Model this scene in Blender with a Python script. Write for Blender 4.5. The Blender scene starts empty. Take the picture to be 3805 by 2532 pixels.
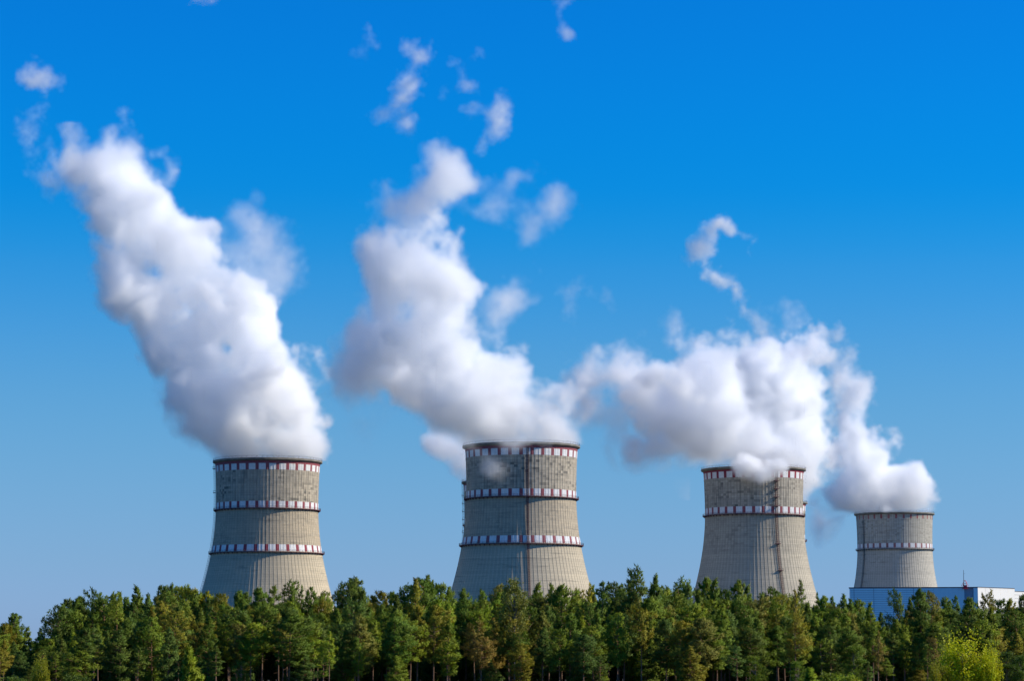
import bpy, math, random
import numpy as np
from mathutils import Vector, Matrix

R_ = math.radians
scene = bpy.context.scene
COL = scene.collection

# ------------------------------------------------------------------ camera
F = 9500.0                    # focal length in pixels of the 3805 px wide photograph
HORIZON = 2437.0
EYE = 8.0
PITCH = math.atan((HORIZON - 1266.0) / F)
cam_data = bpy.data.cameras.new('camera')
cam_data.sensor_width = 36.0
cam_data.lens = 36.0 * F / 3805.0
cam_data.clip_start = 1.0
cam_data.clip_end = 60000.0
cam = bpy.data.objects.new('camera', cam_data)
cam.location = (0, 0, EYE)
cam.rotation_euler = (math.pi / 2 + PITCH, 0, 0)
COL.objects.link(cam)
scene.camera = cam

# ------------------------------------------------------------------ sun and sky
SUN_EL, SUN_AZ = R_(33.0), R_(91.0)          # azimuth from +Y (the view) towards +X
sun_dir = Vector((math.cos(SUN_EL) * math.sin(SUN_AZ), math.cos(SUN_EL) * math.cos(SUN_AZ), math.sin(SUN_EL)))
sd = bpy.data.lights.new('sun', 'SUN')
sd.energy = 4.6
sd.angle = R_(0.5)
sd.color = (1.0, 0.92, 0.79)
sun = bpy.data.objects.new('sun', sd)
sun.rotation_euler = sun_dir.to_track_quat('Z', 'Y').to_euler()
sun.location = (500, 0, 500)
COL.objects.link(sun)

world = bpy.data.worlds.new('World')
scene.world = world
world.use_nodes = True
wn, wl = world.node_tree.nodes, world.node_tree.links
wn.clear()
w_out = wn.new('ShaderNodeOutputWorld')
w_bg = wn.new('ShaderNodeBackground')
w_bg.inputs['Strength'].default_value = 0.1
w_sky = wn.new('ShaderNodeTexSky')
w_sky.sky_type = 'NISHITA'
w_sky.sun_disc = False
w_sky.sun_elevation = SUN_EL
w_sky.sun_rotation = SUN_AZ
w_sky.air_density = 1.0
w_sky.dust_density = 0.3
w_sky.ozone_density = 3.0
w_geo = wn.new('ShaderNodeTexCoord')
w_sep = wn.new('ShaderNodeSeparateXYZ')
w_map = wn.new('ShaderNodeMapRange')
w_map.inputs['From Min'].default_value = 0.0
w_map.inputs['From Max'].default_value = 0.30
w_ramp = wn.new('ShaderNodeValToRGB')
SKY_GAIN = 1.6095 * 0.90
SKY_RAMP = [(0.0, (1, 1, 1)), (1.0, (1, 1, 1))]
SKY_GAIN = 1.6095 * 0.90
SKY_RAMP = [(0.0474, (0.2883, 0.4660, 1.0000)), (0.1169, (0.2707, 0.4452, 0.8427)), (0.2215, (0.2577, 0.4653, 0.7565)), (0.3262, (0.2184, 0.4856, 0.7474)), (0.4134, (0.1521, 0.4805, 0.7879)), (0.5002, (0.0662, 0.4762, 0.8354)), (0.5521, (0.0280, 0.4740, 0.8629)), (0.6038, (0.0071, 0.4650, 0.8955)), (0.7064, (0.0066, 0.4661, 0.9433)), (0.8412, (0.0076, 0.4429, 0.9682))]
w_ramp.color_ramp.interpolation = 'B_SPLINE'
els = w_ramp.color_ramp.elements
while len(els) > 1:
    els.remove(els[-1])
for i, (p, c) in enumerate(SKY_RAMP):
    e = els[0] if i == 0 else els.new(p)
    e.position = p
    e.color = (*c, 1)
w_mul = wn.new('ShaderNodeMix')
w_mul.data_type = 'RGBA'
w_mul.blend_type = 'MULTIPLY'
w_mul.inputs['Factor'].default_value = 1.0
w_gain = wn.new('ShaderNodeVectorMath')
w_gain.operation = 'SCALE'
w_gain.inputs['Scale'].default_value = SKY_GAIN
wl.new(w_geo.outputs['Generated'], w_sep.inputs[0])
wl.new(w_sep.outputs['Z'], w_map.inputs['Value'])
wl.new(w_map.outputs['Result'], w_ramp.inputs['Fac'])
wl.new(w_sky.outputs['Color'], w_mul.inputs['A'])
wl.new(w_ramp.outputs['Color'], w_mul.inputs['B'])
wl.new(w_mul.outputs['Result'], w_gain.inputs[0])
wl.new(w_gain.outputs[0], w_bg.inputs['Color'])
wl.new(w_bg.outputs[0], w_out.inputs['Surface'])

scene.view_settings.view_transform = 'Standard'
scene.view_settings.look = 'None'
scene.view_settings.exposure = 0.17
scene.view_settings.gamma = 1.0
scene.view_settings.use_curve_mapping = False
scene.render.engine = 'CYCLES'
cy = scene.cycles
cy.use_denoising = True
cy.denoiser = 'OPENIMAGEDENOISE'
cy.use_adaptive_sampling = True
cy.adaptive_threshold = 0.012
cy.max_bounces = 64
cy.diffuse_bounces = 3
cy.glossy_bounces = 2
cy.transmission_bounces = 3
cy.volume_bounces = 64
cy.transparent_max_bounces = 8
cy.volume_step_rate = 1.5
cy.volume_max_steps = 512
cy.sample_clamp_indirect = 8.0

# ------------------------------------------------------------------ helpers
rng = np.random.default_rng(7)
rnd = random.Random(11)
TAN = (math.cos(PITCH), math.sin(PITCH))


def point_at(px, py, dist):
    """The world point at distance dist (along +Y) seen at pixel px, py of the 3805 x 2532 photograph."""
    X, V = (px - 1902.5) / F, (1266.0 - py) / F
    k = dist / (TAN[0] - V * TAN[1])
    return Vector((X * k, dist, EYE + k * (TAN[1] + V * TAN[0])))


def tag(o, label=None, cat=None, group=None, kind=None):
    if label: o['label'] = label
    if cat: o['category'] = cat
    if group: o['group'] = group
    if kind: o['kind'] = kind
    return o


def empty(name, loc, rz=0.0):
    o = bpy.data.objects.new(name, None)
    o.empty_display_size = 1.0
    o.location = loc
    o.rotation_euler = (0, 0, rz)
    COL.objects.link(o)
    return o


def link(name, me, parent=None):
    o = bpy.data.objects.new(name, me)
    COL.objects.link(o)
    if parent is not None: o.parent = parent
    return o


class MB:
    """Collects quads, boxes and tubes and makes one mesh of them."""

    def __init__(s):
        s.v, s.f = [], []

    def add(s, vs, fs):
        n = len(s.v)
        s.v += [tuple(p) for p in vs]
        s.f += [tuple(n + i for i in f) for f in fs]

    def box(s, x0, x1, y0, y1, z0, z1):
        s.add([(x0, y0, z0), (x1, y0, z0), (x1, y1, z0), (x0, y1, z0), (x0, y0, z1), (x1, y0, z1), (x1, y1, z1), (x0, y1, z1)],
              [(0, 3, 2, 1), (4, 5, 6, 7), (0, 1, 5, 4), (1, 2, 6, 5), (2, 3, 7, 6), (3, 0, 4, 7)])

    def tube(s, pts, rad, n=4, closed=False):
        pts = [Vector(p) for p in pts]
        m = len(pts)
        rads = rad if isinstance(rad, (list, tuple)) else [rad] * m
        rings = []
        for i, p in enumerate(pts):
            a = pts[(i - 1) % m] if closed or i > 0 else p
            b = pts[(i + 1) % m] if closed or i < m - 1 else p
            t = (b - a).normalized()
            u = t.cross(Vector((0, 0, 1)) if abs(t.z) < 0.9 else Vector((1, 0, 0))).normalized()
            w = t.cross(u)
            rings.append([p + (u * math.cos(2 * math.pi * k / n) + w * math.sin(2 * math.pi * k / n)) * rads[i] for k in range(n)])
        vs = [q for r in rings for q in r]
        fs = []
        for i in range(m if closed else m - 1):
            j = (i + 1) % m
            for k in range(n):
                fs.append((i * n + k, i * n + (k + 1) % n, j * n + (k + 1) % n, j * n + k))
        if not closed:
            fs.append(tuple(range(n - 1, -1, -1)))
            fs.append(tuple((m - 1) * n + k for k in range(n)))
        s.add(vs, fs)

    def mesh(s, name, mat, smooth=False):
        me = bpy.data.meshes.new(name)
        me.from_pydata(s.v, [], s.f)
        me.materials.append(mat)
        if smooth:
            me.polygons.foreach_set('use_smooth', [True] * len(me.polygons))
        me.update()
        return me

    def build(s, name, mat, parent=None, smooth=False):
        return link(name, s.mesh(name, mat, smooth), parent)


class NT:
    """A few words for node trees."""

    def __init__(s, tree):
        s.t = tree

    def n(s, typ, **kw):
        nd = s.t.nodes.new(typ)
        for k, v in kw.items():
            if k.startswith('i_'):
                key = k[2:]
                nd.inputs[int(key) if key.isdigit() else key.replace('_', ' ')].default_value = v
            else:
                setattr(nd, k, v)
        return nd

    def l(s, a, b):
        s.t.links.new(a, b)

    def math(s, op, a, b=None, c=None):
        nd = s.t.nodes.new('ShaderNodeMath')
        nd.operation = op
        for i, x in enumerate((a, b, c)):
            if x is None: continue
            if isinstance(x, (int, float)): nd.inputs[i].default_value = x
            else: s.l(x, nd.inputs[i])
        return nd.outputs[0]

    def mix(s, fac, a, b, blend='MIX'):
        nd = s.t.nodes.new('ShaderNodeMix')
        nd.data_type = 'RGBA'
        nd.blend_type = blend
        for key, x in (('Factor', fac), ('A', a), ('B', b)):
            if isinstance(x, (int, float)): nd.inputs[key].default_value = x
            elif isinstance(x, tuple): nd.inputs[key].default_value = (*x, 1) if len(x) == 3 else x
            else: s.l(x, nd.inputs[key])
        return nd.outputs['Result']

    def ramp(s, fac, stops):
        nd = s.t.nodes.new('ShaderNodeValToRGB')
        el = nd.color_ramp.elements
        while len(el) > 1: el.remove(el[-1])
        for i, (p, c) in enumerate(stops):
            e = el[0] if i == 0 else el.new(p)
            e.position = p
            e.color = (c, c, c, 1) if isinstance(c, (int, float)) else (*c, 1)
        s.l(fac, nd.inputs[0])
        return nd.outputs[0]


def material(name):
    m = bpy.data.materials.new(name)
    m.use_nodes = True
    t = NT(m.node_tree)
    bsdf = m.node_tree.nodes['Principled BSDF']
    bsdf.inputs['Specular IOR Level'].default_value = 0.25
    return m, t, bsdf


def plain(name, col, rough=0.75, var=0.12, scale=0.6, metal=0.0):
    m, t, b = material(name)
    b.inputs['Roughness'].default_value = rough
    b.inputs['Metallic'].default_value = metal
    co = t.n('ShaderNodeTexCoord').outputs['Object']
    nz = t.n('ShaderNodeTexNoise', i_Scale=scale, i_Detail=5.0, i_Roughness=0.65)
    t.l(co, nz.inputs['Vector'])
    f = t.ramp(nz.outputs['Fac'], [(0.3, 0.0), (0.7, 1.0)])
    t.l(t.mix(f, tuple(c * (1 - var) for c in col), tuple(min(1, c * (1 + var)) for c in col)), b.inputs['Base Color'])
    return m


# ------------------------------------------------------------------ ground
def ground_material():
    m, t, b = material('forest_ground')
    b.inputs['Roughness'].default_value = 0.95
    co = t.n('ShaderNodeTexCoord').outputs['Object']
    n1 = t.n('ShaderNodeTexNoise', i_Scale=0.08, i_Detail=6.0)
    n2 = t.n('ShaderNodeTexNoise', i_Scale=1.3, i_Detail=4.0)
    t.l(co, n1.inputs['Vector']); t.l(co, n2.inputs['Vector'])
    a = t.mix(t.ramp(n1.outputs['Fac'], [(0.4, 0.0), (0.62, 1.0)]), (0.060, 0.045, 0.028), (0.045, 0.062, 0.022))
    t.l(t.mix(t.ramp(n2.outputs['Fac'], [(0.35, 0.0), (0.7, 1.0)]), a, (0.10, 0.075, 0.045)), b.inputs['Base Color'])
    return m


g = MB()
N = 24
xs = np.linspace(-15000, 15000, N + 1)
ys = np.linspace(-3000, 27000, N + 1)
for y in ys:
    for x in xs: g.v.append((x, y, 0.0))
for j in range(N):
    for i in range(N):
        k = j * (N + 1) + i
        g.f.append((k, k + 1, k + N + 2, k + N + 1))
tag(g.build('ground', ground_material()), 'brown and green forest floor reaching to the horizon', None, None, 'structure')

# ------------------------------------------------------------------ cooling towers
RIBS = 96
Z_TOP, Z_THROAT, R_THROAT = 117.0, 91.0, 28.7


def radius(z):
    d = z - Z_THROAT
    b = 62.8 if d < 0 else 109.0
    return R_THROAT * math.sqrt(1 + (d / b) ** 2)


def pol(a, r, z):
    """Angle 0 faces the camera (local -Y), growing towards local +X."""
    return (math.sin(a) * r, -math.cos(a) * r, z)


PERIOD = 2 * math.pi / RIBS
RIB_STEPS = [(0.0, 0.0), (0.74, 0.0), (0.79, 0.09), (0.95, 0.09)]      # share of the period, height of the rib


def rib_columns(a0, a1):
    """(angle, rib height) at every break of the rib profile between two angles."""
    out = []
    k0 = int(math.floor(a0 / PERIOD)) - 1
    k1 = int(math.ceil(a1 / PERIOD)) + 1
    for k in range(k0, k1):
        for fr, h in RIB_STEPS:
            a = (k + fr) * PERIOD
            if a0 - 1e-6 <= a <= a1 + 1e-6: out.append((a, h))
    return out


def strip(a0, a1, z0, z1, off, rows=2, thick=0.0):
    """A piece of the shell's outer face, rib profile included, lifted off by off."""
    cols = rib_columns(a0, a1)
    if not cols or cols[0][0] > a0 + 1e-5: cols.insert(0, (a0, cols[0][1] if cols else 0))
    if cols[-1][0] < a1 - 1e-5: cols.append((a1, cols[-1][1]))
    zs = np.linspace(z0, z1, rows)
    v = [pol(a, radius(z) + h + off, z) for z in zs for a, h in cols]
    n = len(cols)
    f = [(j * n + i, j * n + i + 1, (j + 1) * n + i + 1, (j + 1) * n + i) for j in range(rows - 1) for i in range(n - 1)]
    uv = [(a / PERIOD, z / 1.3) for z in zs for a, h in cols]
    if thick:                                     # returns at the four edges so that the piece has a real thickness
        for j, rev in ((0, False), (rows - 1, True)):
            b = len(v)
            v += [pol(a, radius(zs[j]) + h + off - thick, zs[j]) for a, h in cols]
            uv += [(a / PERIOD, zs[j] / 1.3) for a, h in cols]
            for i in range(n - 1):
                q = (b + i, b + i + 1, j * n + i + 1, j * n + i)
                f.append(q[::-1] if rev else q)
    return v, f, uv


def uv_mesh(name, v, f, uv, mat, smooth=False):
    me = bpy.data.meshes.new(name)
    me.from_pydata(v, [], f)
    lay = me.uv_layers.new(name='UVMap')
    idx = np.empty(len(me.loops), dtype=np.int32)
    me.loops.foreach_get('vertex_index', idx)
    lay.data.foreach_set('uv', np.array(uv, dtype=np.float32)[idx].ravel())
    me.materials.append(mat)
    if smooth: me.polygons.foreach_set('use_smooth', [True] * len(me.polygons))
    me.update()
    return me


def concrete(name, low, mid, high, blotch):
    """Weathered cast concrete: pours between the ribs differ a little, dark growth towards the top, streaks down the ribs."""
    m, t, b = material(name)
    b.inputs['Roughness'].default_value = 0.92
    uv = t.n('ShaderNodeUVMap', uv_map='UVMap').outputs[0]
    sep = t.n('ShaderNodeSeparateXYZ'); t.l(uv, sep.inputs[0])
    ob = t.n('ShaderNodeObjectInfo').outputs['Random']
    seed = t.math('MULTIPLY', ob, 57.0)
    # cells
    cu, cv = t.math('FLOOR', sep.outputs['X']), t.math('FLOOR', sep.outputs['Y'])
    comb = t.n('ShaderNodeCombineXYZ'); t.l(cu, comb.inputs[0]); t.l(cv, comb.inputs[1]); t.l(seed, comb.inputs[2])
    wn_ = t.n('ShaderNodeTexWhiteNoise'); t.l(comb.outputs[0], wn_.inputs['Vector'])
    row = t.n('ShaderNodeTexWhiteNoise', noise_dimensions='2D')
    cr = t.n('ShaderNodeCombineXYZ'); t.l(cv, cr.inputs[0]); t.l(seed, cr.inputs[1]); t.l(cr.outputs[0], row.inputs['Vector'])
    # broad noises over the wall
    def wall_noise(su, sv, detail, rough, z):
        c = t.n('ShaderNodeCombineXYZ')
        t.l(t.math('MULTIPLY', sep.outputs['X'], su), c.inputs[0])
        t.l(t.math('MULTIPLY', sep.outputs['Y'], sv), c.inputs[1])
        t.l(t.math('ADD', seed, z), c.inputs[2])
        nn = t.n('ShaderNodeTexNoise', i_Scale=1.0, i_Detail=detail, i_Roughness=rough)
        t.l(c.outputs[0], nn.inputs['Vector'])
        return nn.outputs['Fac']
    big = wall_noise(0.09, 0.07, 4.0, 0.6, 0.0)
    streak = wall_noise(1.1, 0.06, 4.0, 0.65, 3.0)
    seams = wall_noise(0.10, 0.9, 3.0, 0.7, 9.0)
    fine = wall_noise(3.0, 3.0, 5.0, 0.7, 5.0)
    h = t.math('DIVIDE', sep.outputs['Y'], Z_TOP / 1.3)              # 0 at the ground, 1 at the rim
    base = t.ramp(h, [(0.40, low), (0.56, low), (0.60, mid), (0.75, mid), (0.77, high), (1.0, high)])
    upper = t.ramp(h, [(0.50, 0.10), (0.60, 0.35), (0.75, 0.45), (0.78, 1.0), (0.97, 0.85)])
    # lifts and cells
    base = t.mix(t.ramp(row.outputs['Value'], [(0.0, 0.0), (1.0, 0.20)]), base, (0.22, 0.20, 0.17))
    base = t.mix(t.ramp(seams, [(0.58, 0.0), (0.66, 0.45)]), base, (0.16, 0.145, 0.12))
    cell = t.ramp(wn_.outputs['Value'], [(0.0, 0.0), (0.45, 0.06), (0.80, 0.45), (0.90, 0.85), (1.0, 1.0)])
    patchy = t.ramp(big, [(0.38, 0.0), (0.62, 1.0)])
    grow = t.math('MULTIPLY', t.math('MULTIPLY', cell, t.math('ADD', patchy, 0.15)), t.math('MULTIPLY', upper, blotch))
    base = t.mix(grow, base, (0.17, 0.155, 0.125))
    st = t.math('MULTIPLY', t.ramp(streak, [(0.50, 0.0), (0.72, 1.0)]), t.math('MULTIPLY', upper, 0.6 * blotch))
    base = t.mix(st, base, (0.10, 0.10, 0.088))
    base = t.mix(t.ramp(big, [(0.3, 0.25), (0.7, 0.0)]), base, (0.20, 0.18, 0.15))
    base = t.mix(t.ramp(fine, [(0.3, 0.28), (0.7, 0.0)]), base, (0.15, 0.14, 0.12))
    # wall colour darkens towards the foot of each rib
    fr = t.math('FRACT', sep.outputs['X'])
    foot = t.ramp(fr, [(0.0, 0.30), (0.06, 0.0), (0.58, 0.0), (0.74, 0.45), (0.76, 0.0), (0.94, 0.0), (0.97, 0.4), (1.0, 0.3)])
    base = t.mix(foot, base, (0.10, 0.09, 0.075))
    # pour joints
    fv = t.math('FRACT', sep.outputs['Y'])
    base = t.mix(t.ramp(fv, [(0.0, 0.30), (0.10, 0.0), (0.92, 0.0), (1.0, 0.30)]), base, (0.11, 0.10, 0.085))
    t.l(base, b.inputs['Base Color'])
    bump = t.n('ShaderNodeBump', i_Strength=0.35, i_Distance=0.15)
    t.l(fine, bump.inputs['Height']); t.l(bump.outputs[0], b.inputs['Normal'])
    return m


def paint(name, col, wear):
    """Paint on the ribs, chalky and worn along the pours."""
    m, t, b = material(name)
    b.inputs['Roughness'].default_value = 0.7
    uv = t.n('ShaderNodeUVMap', uv_map='UVMap').outputs[0]
    mp = t.n('ShaderNodeMapping'); mp.inputs['Scale'].default_value = (1.7, 0.5, 1.0); t.l(uv, mp.inputs['Vector'])
    ob = t.n('ShaderNodeObjectInfo').outputs['Random']
    cc = t.n('ShaderNodeCombineXYZ'); t.l(t.math('MULTIPLY', ob, 90.0), cc.inputs[2])
    va = t.n('ShaderNodeVectorMath', operation='ADD'); t.l(mp.outputs[0], va.inputs[0]); t.l(cc.outputs[0], va.inputs[1])
    nz = t.n('ShaderNodeTexNoise', i_Scale=1.6, i_Detail=6.0, i_Roughness=0.7); t.l(va.outputs[0], nz.inputs['Vector'])
    c = t.mix(t.ramp(nz.outputs['Fac'], [(0.42, 0.0), (0.75, wear)]), col, (0.30, 0.27, 0.24))
    c = t.mix(t.math('MULTIPLY', ob, 0.18), c, (0.45, 0.40, 0.36))
    t.l(c, b.inputs['Base Color'])
    return m


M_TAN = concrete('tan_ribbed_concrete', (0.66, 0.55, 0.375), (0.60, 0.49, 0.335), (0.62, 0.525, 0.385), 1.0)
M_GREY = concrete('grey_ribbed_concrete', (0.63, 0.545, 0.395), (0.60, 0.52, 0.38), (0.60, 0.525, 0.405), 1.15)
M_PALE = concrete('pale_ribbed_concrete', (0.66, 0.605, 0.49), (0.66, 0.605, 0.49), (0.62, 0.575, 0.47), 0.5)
M_RIM = plain('rim_concrete', (0.20, 0.185, 0.155), 0.9, 0.35, 0.35)
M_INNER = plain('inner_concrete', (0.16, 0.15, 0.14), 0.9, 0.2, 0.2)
M_WHITE = paint('white_paint', (0.80, 0.79, 0.76), 0.45)
M_RED = paint('dark_red_paint', (0.27, 0.018, 0.040), 0.22)
M_FADED = paint('faded_red_paint', (0.33, 0.085, 0.085), 0.45)
M_STEEL = plain('maroon_steel', (0.11, 0.045, 0.055), 0.6, 0.3, 2.0)
M_GSTEEL = plain('grey_steel', (0.10, 0.11, 0.12), 0.6, 0.3, 2.0)
M_RAIL = plain('rail_steel', (0.17, 0.12, 0.12), 0.5, 0.2, 2.0)


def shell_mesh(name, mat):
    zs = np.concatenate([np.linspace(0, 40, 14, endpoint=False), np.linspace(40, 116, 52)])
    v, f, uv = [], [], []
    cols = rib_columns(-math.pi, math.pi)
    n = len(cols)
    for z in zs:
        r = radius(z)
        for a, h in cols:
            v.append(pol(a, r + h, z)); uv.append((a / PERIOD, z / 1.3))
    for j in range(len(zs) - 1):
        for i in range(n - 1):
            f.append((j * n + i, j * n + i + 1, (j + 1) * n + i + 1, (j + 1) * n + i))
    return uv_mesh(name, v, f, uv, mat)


def ring_profile(prof, n=192):
    """Revolves a closed (radius, z) profile."""
    mb = MB()
    m = len(prof)
    for i in range(n):
        a = 2 * math.pi * i / n
        mb.v += [pol(a, r, z) for r, z in prof]
    for i in range(n):
        j = (i + 1) % n
        for k in range(m):
            l_ = (k + 1) % m
            mb.f.append((i * m + k, j * m + k, j * m + l_, i * m + l_))
    return mb


MESHES = {}


def shared(key, make):
    if key not in MESHES: MESHES[key] = make()
    return MESHES[key]


def inner_mesh():
    zs = np.linspace(116.3, 0.3, 26)
    prof = [(radius(z) - 0.7, z) for z in zs]
    mb = MB()
    n = 96
    for r, z in prof:
        mb.v += [pol(2 * math.pi * i / n, r, z) for i in range(n)]
    for j in range(len(prof) - 1):
        for i in range(n):
            k = (i + 1) % n
            mb.f.append((j * n + i, j * n + k, (j + 1) * n + k, (j + 1) * n + i))
    return mb.mesh('inner_wall', M_INNER, True)


def railing(mb, r, z, posts, h=1.1, t=0.06):
    n = 96
    for dz in (h, h * 0.55):
        mb.tube([pol(2 * math.pi * i / n, r, z + dz) for i in range(n)], t, 3, True)
    for i in range(posts):
        a = 2 * math.pi * i / posts
        mb.tube([pol(a, r, z), pol(a, r, z + h)], t, 3)


def catwalk(parent, z, steel):
    r = radius(z) + 0.22
    def deck():
        return ring_profile([(r - 0.2, z - 0.12), (r + 1.25, z - 0.12), (r + 1.25, z + 0.22), (r - 0.2, z + 0.22)]).mesh('catwalk', steel)
    o = link('catwalk', shared(('deck', z, steel.name), deck), parent)
    def rail():
        mb = MB(); railing(mb, r + 1.17, z + 0.22, 96); return mb.mesh('railing', M_RAIL)
    link('railing', shared(('rail', z), rail), o)
    def brackets():
        mb = MB()
        for i in range(64):
            a = 2 * math.pi * (i + 0.5) / 64
            d = 0.05 / r
            mb.add([pol(a - d, r - 0.1, z - 0.12), pol(a - d, r + 1.1, z - 0.12), pol(a - d, r - 0.1, z - 0.95),
                    pol(a + d, r - 0.1, z - 0.12), pol(a + d, r + 1.1, z - 0.12), pol(a + d, r - 0.1, z - 0.95)],
                   [(0, 1, 2), (5, 4, 3), (0, 3, 4, 1), (1, 4, 5, 2)])
        return mb.mesh('support_brackets', steel)
    b = link('support_brackets', shared(('brk', z, steel.name), brackets), o)
    tag(b, kind='stuff')


PATCH = 3 * PERIOD


def band(parent, z0, z1, red, ring_top=None, patches='white', off=0.03):
    """A painted warning band: a red ring round the shell with white panels on it (or red ones on bare concrete)."""
    if patches == 'white':
        zt = z1 if ring_top is None else ring_top
        def ring():
            return uv_mesh('warning_band', *strip(-math.pi, math.pi, z0, zt, off, 3, 0.1), red)
        bo = link('warning_band', shared(('ring', z0, zt, red.name), ring), parent)
        a0, a1, m, nm, lift = 0.42 * PERIOD, 2.44 * PERIOD, M_WHITE, 'white_panel', off + 0.03
    else:
        bo = parent
        a0, a1, m, nm, lift = 0.30 * PERIOD, 1.20 * PERIOD, red, 'red_panel', off
    pm = shared((nm, z0, z1), lambda: uv_mesh(nm, *strip(a0, a1, z0 + (0.02 if patches == 'white' else 0), z1 - (0.02 if patches == 'white' else 0), lift, 2, 0.08), m))
    for k in range(RIBS // 3):
        p = link(nm, pm, bo)
        p.rotation_euler.z = k * PATCH


def tower_ladder(parent, ang, z0, z1, mat, landings=(), width=0.9, out=0.95, step=1.1):
    """A caged ladder up the shell at one angle, with landings."""
    zs = list(np.arange(z0, z1, 2.0)) + [z1]
    d = 0.5 * width
    def at(z, side, o):
        r = radius(z) + 0.25 + o
        a = ang + side / r
        return pol(a, r, z)
    mb = MB()
    for s in (-d, d):
        mb.tube([at(z, s, 0.15) for z in zs], 0.10, 4)
    lad = mb.build('ladder', mat, parent)
    cg = MB()
    for s in (-d, 0, d):
        cg.tube([at(z, s, out) for z in zs], 0.07, 3)
    for z in np.arange(z0, z1, step):
        cg.tube([at(z, -d, 0.15), at(z, -d, out * 0.8), at(z, 0, out), at(z, d, out * 0.8), at(z, d, 0.15)], 0.07, 3)
    cg.build('safety_cage', mat, lad)
    rg = MB()
    for z in np.arange(z0, z1, 0.55):
        rg.tube([at(z, -d, 0.15), at(z, d, 0.15)], 0.05, 3)
    tag(rg.build('rungs', mat, lad), kind='stuff')
    for z in landings:
        lm = MB()
        r = radius(z) + 0.2
        w = 1.5 / r
        c = []
        for zz in (z - 0.15, z + 0.15):
            c += [pol(ang - w, r, zz), pol(ang - w, r + 1.5, zz), pol(ang + w, r + 1.5, zz), pol(ang + w, r, zz)]
        lm.add(c, [(3, 2, 1, 0), (4, 5, 6, 7), (0, 1, 5, 4), (1, 2, 6, 5), (2, 3, 7, 6), (3, 0, 4, 7)])
        rr = [pol(ang - w, r, z + 1.1), pol(ang - w, r + 1.45, z + 1.1), pol(ang + w, r + 1.45, z + 1.1), pol(ang + w, r, z + 1.1)]
        lm.tube(rr, 0.06, 3)
        for q in rr[1:3]:
            lm.tube([(q[0], q[1], z), q], 0.06, 3)
        lm.build('landing', mat, lad)
    return lad


def tower(label, px, dist, conc, red, kind, spin=0.0, group='cooling towers of the power plant'):
    p = point_at(px, 1700, dist)
    loc = (p.x, dist, 0)
    root = empty('cooling_tower', loc, -math.asin(p.x / math.hypot(p.x, dist)))
    tag(root, label, 'cooling tower', group)
    sh = link('shell', shared(('shell', conc.name), lambda: shell_mesh('shell', conc)), root)
    sh.rotation_euler.z = spin * PERIOD
    link('inner_wall', shared('inner', inner_mesh), root)
    rt = radius(116.0)
    def rim():
        return ring_profile([(rt - 0.75, 115.6), (rt + 0.15, 115.3), (rt + 1.45, 116.0), (rt + 1.45, 116.9), (rt + 1.2, 117.05), (rt - 0.75, 117.05)]).mesh('rim', M_RIM)
    ro = link('rim', shared('rim', rim), root)
    def rail():
        mb = MB(); railing(mb, rt + 1.2, 117.05, 64, 1.1, 0.05); return mb.mesh('railing', M_RAIL)
    link('railing', shared('rimrail', rail), ro)
    if kind == 3:
        band(root, 110.4, 113.9, red, 115.3)
        band(root, 89.4, 93.0, red)
        band(root, 65.2, 68.9, red)
        catwalk(root, 88.9, M_STEEL)
        catwalk(root, 64.6, M_STEEL)
    elif kind == 2:
        band(root, 110.6, 114.3, red, 115.3)
        band(root, 89.9, 93.7, red)
        catwalk(root, 89.2, M_STEEL)
    else:
        band(root, 112.0, 115.2, red, patches='red')
        band(root, 89.7, 93.2, red)
        catwalk(root, 88.7, M_GSTEEL)
    return root


T1 = tower('leftmost tan cooling tower with three red and white bands, ladder on its edge', 995, 1444, M_TAN, M_RED, 3, 5)
tower_ladder(T1, R_(-89), 30, 116.5, M_GSTEEL, (112.5, 99.0), 0.9, 0.9, 1.0)
T2 = tower('largest cooling tower, with three red and white bands and a dark central ladder', 1937, 1339, M_TAN, M_RED, 3, 23)
tower_ladder(T2, R_(6.3), 20, 115.0, M_STEEL, (), 1.0, 0.9, 1.2)
T3 = tower('grey cooling tower with two red and white bands and a maroon ladder with two landings', 2799, 1508, M_GREY, M_RED, 2, 41)
tower_ladder(T3, R_(26.5), 20, 115.0, M_STEEL, (108.5, 103.8, 99.1, 93.8, 72.0, 56.5), 1.1, 0.95, 1.2)
T4 = tower('small pale cooling tower behind the blue hall, with bare concrete at its red chequered rim', 3319, 1985, M_PALE, M_FADED, 1, 67)
tower_ladder(T4, R_(-53), 20, 111.0, M_GSTEEL, (), 1.0, 0.9, 1.2)
T5 = tower('cooling tower hidden behind the largest tower, only its railed left edge showing', 1714 + 182, 1618, M_GREY, M_RED, 2, 13)
tower_ladder(T5, R_(-88), 30, 116.0, M_GSTEEL, (108, 103, 98, 93, 85, 77), 1.0, 1.1, 1.0)
T6 = tower('cooling tower hidden behind the grey tower, only its rim showing at the right', 2997 - 159, 1841, M_GREY, M_RED, 2, 31)
tower_ladder(T6, R_(150), 20, 115.0, M_GSTEEL, (), 1.0, 0.9, 2.0)

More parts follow.
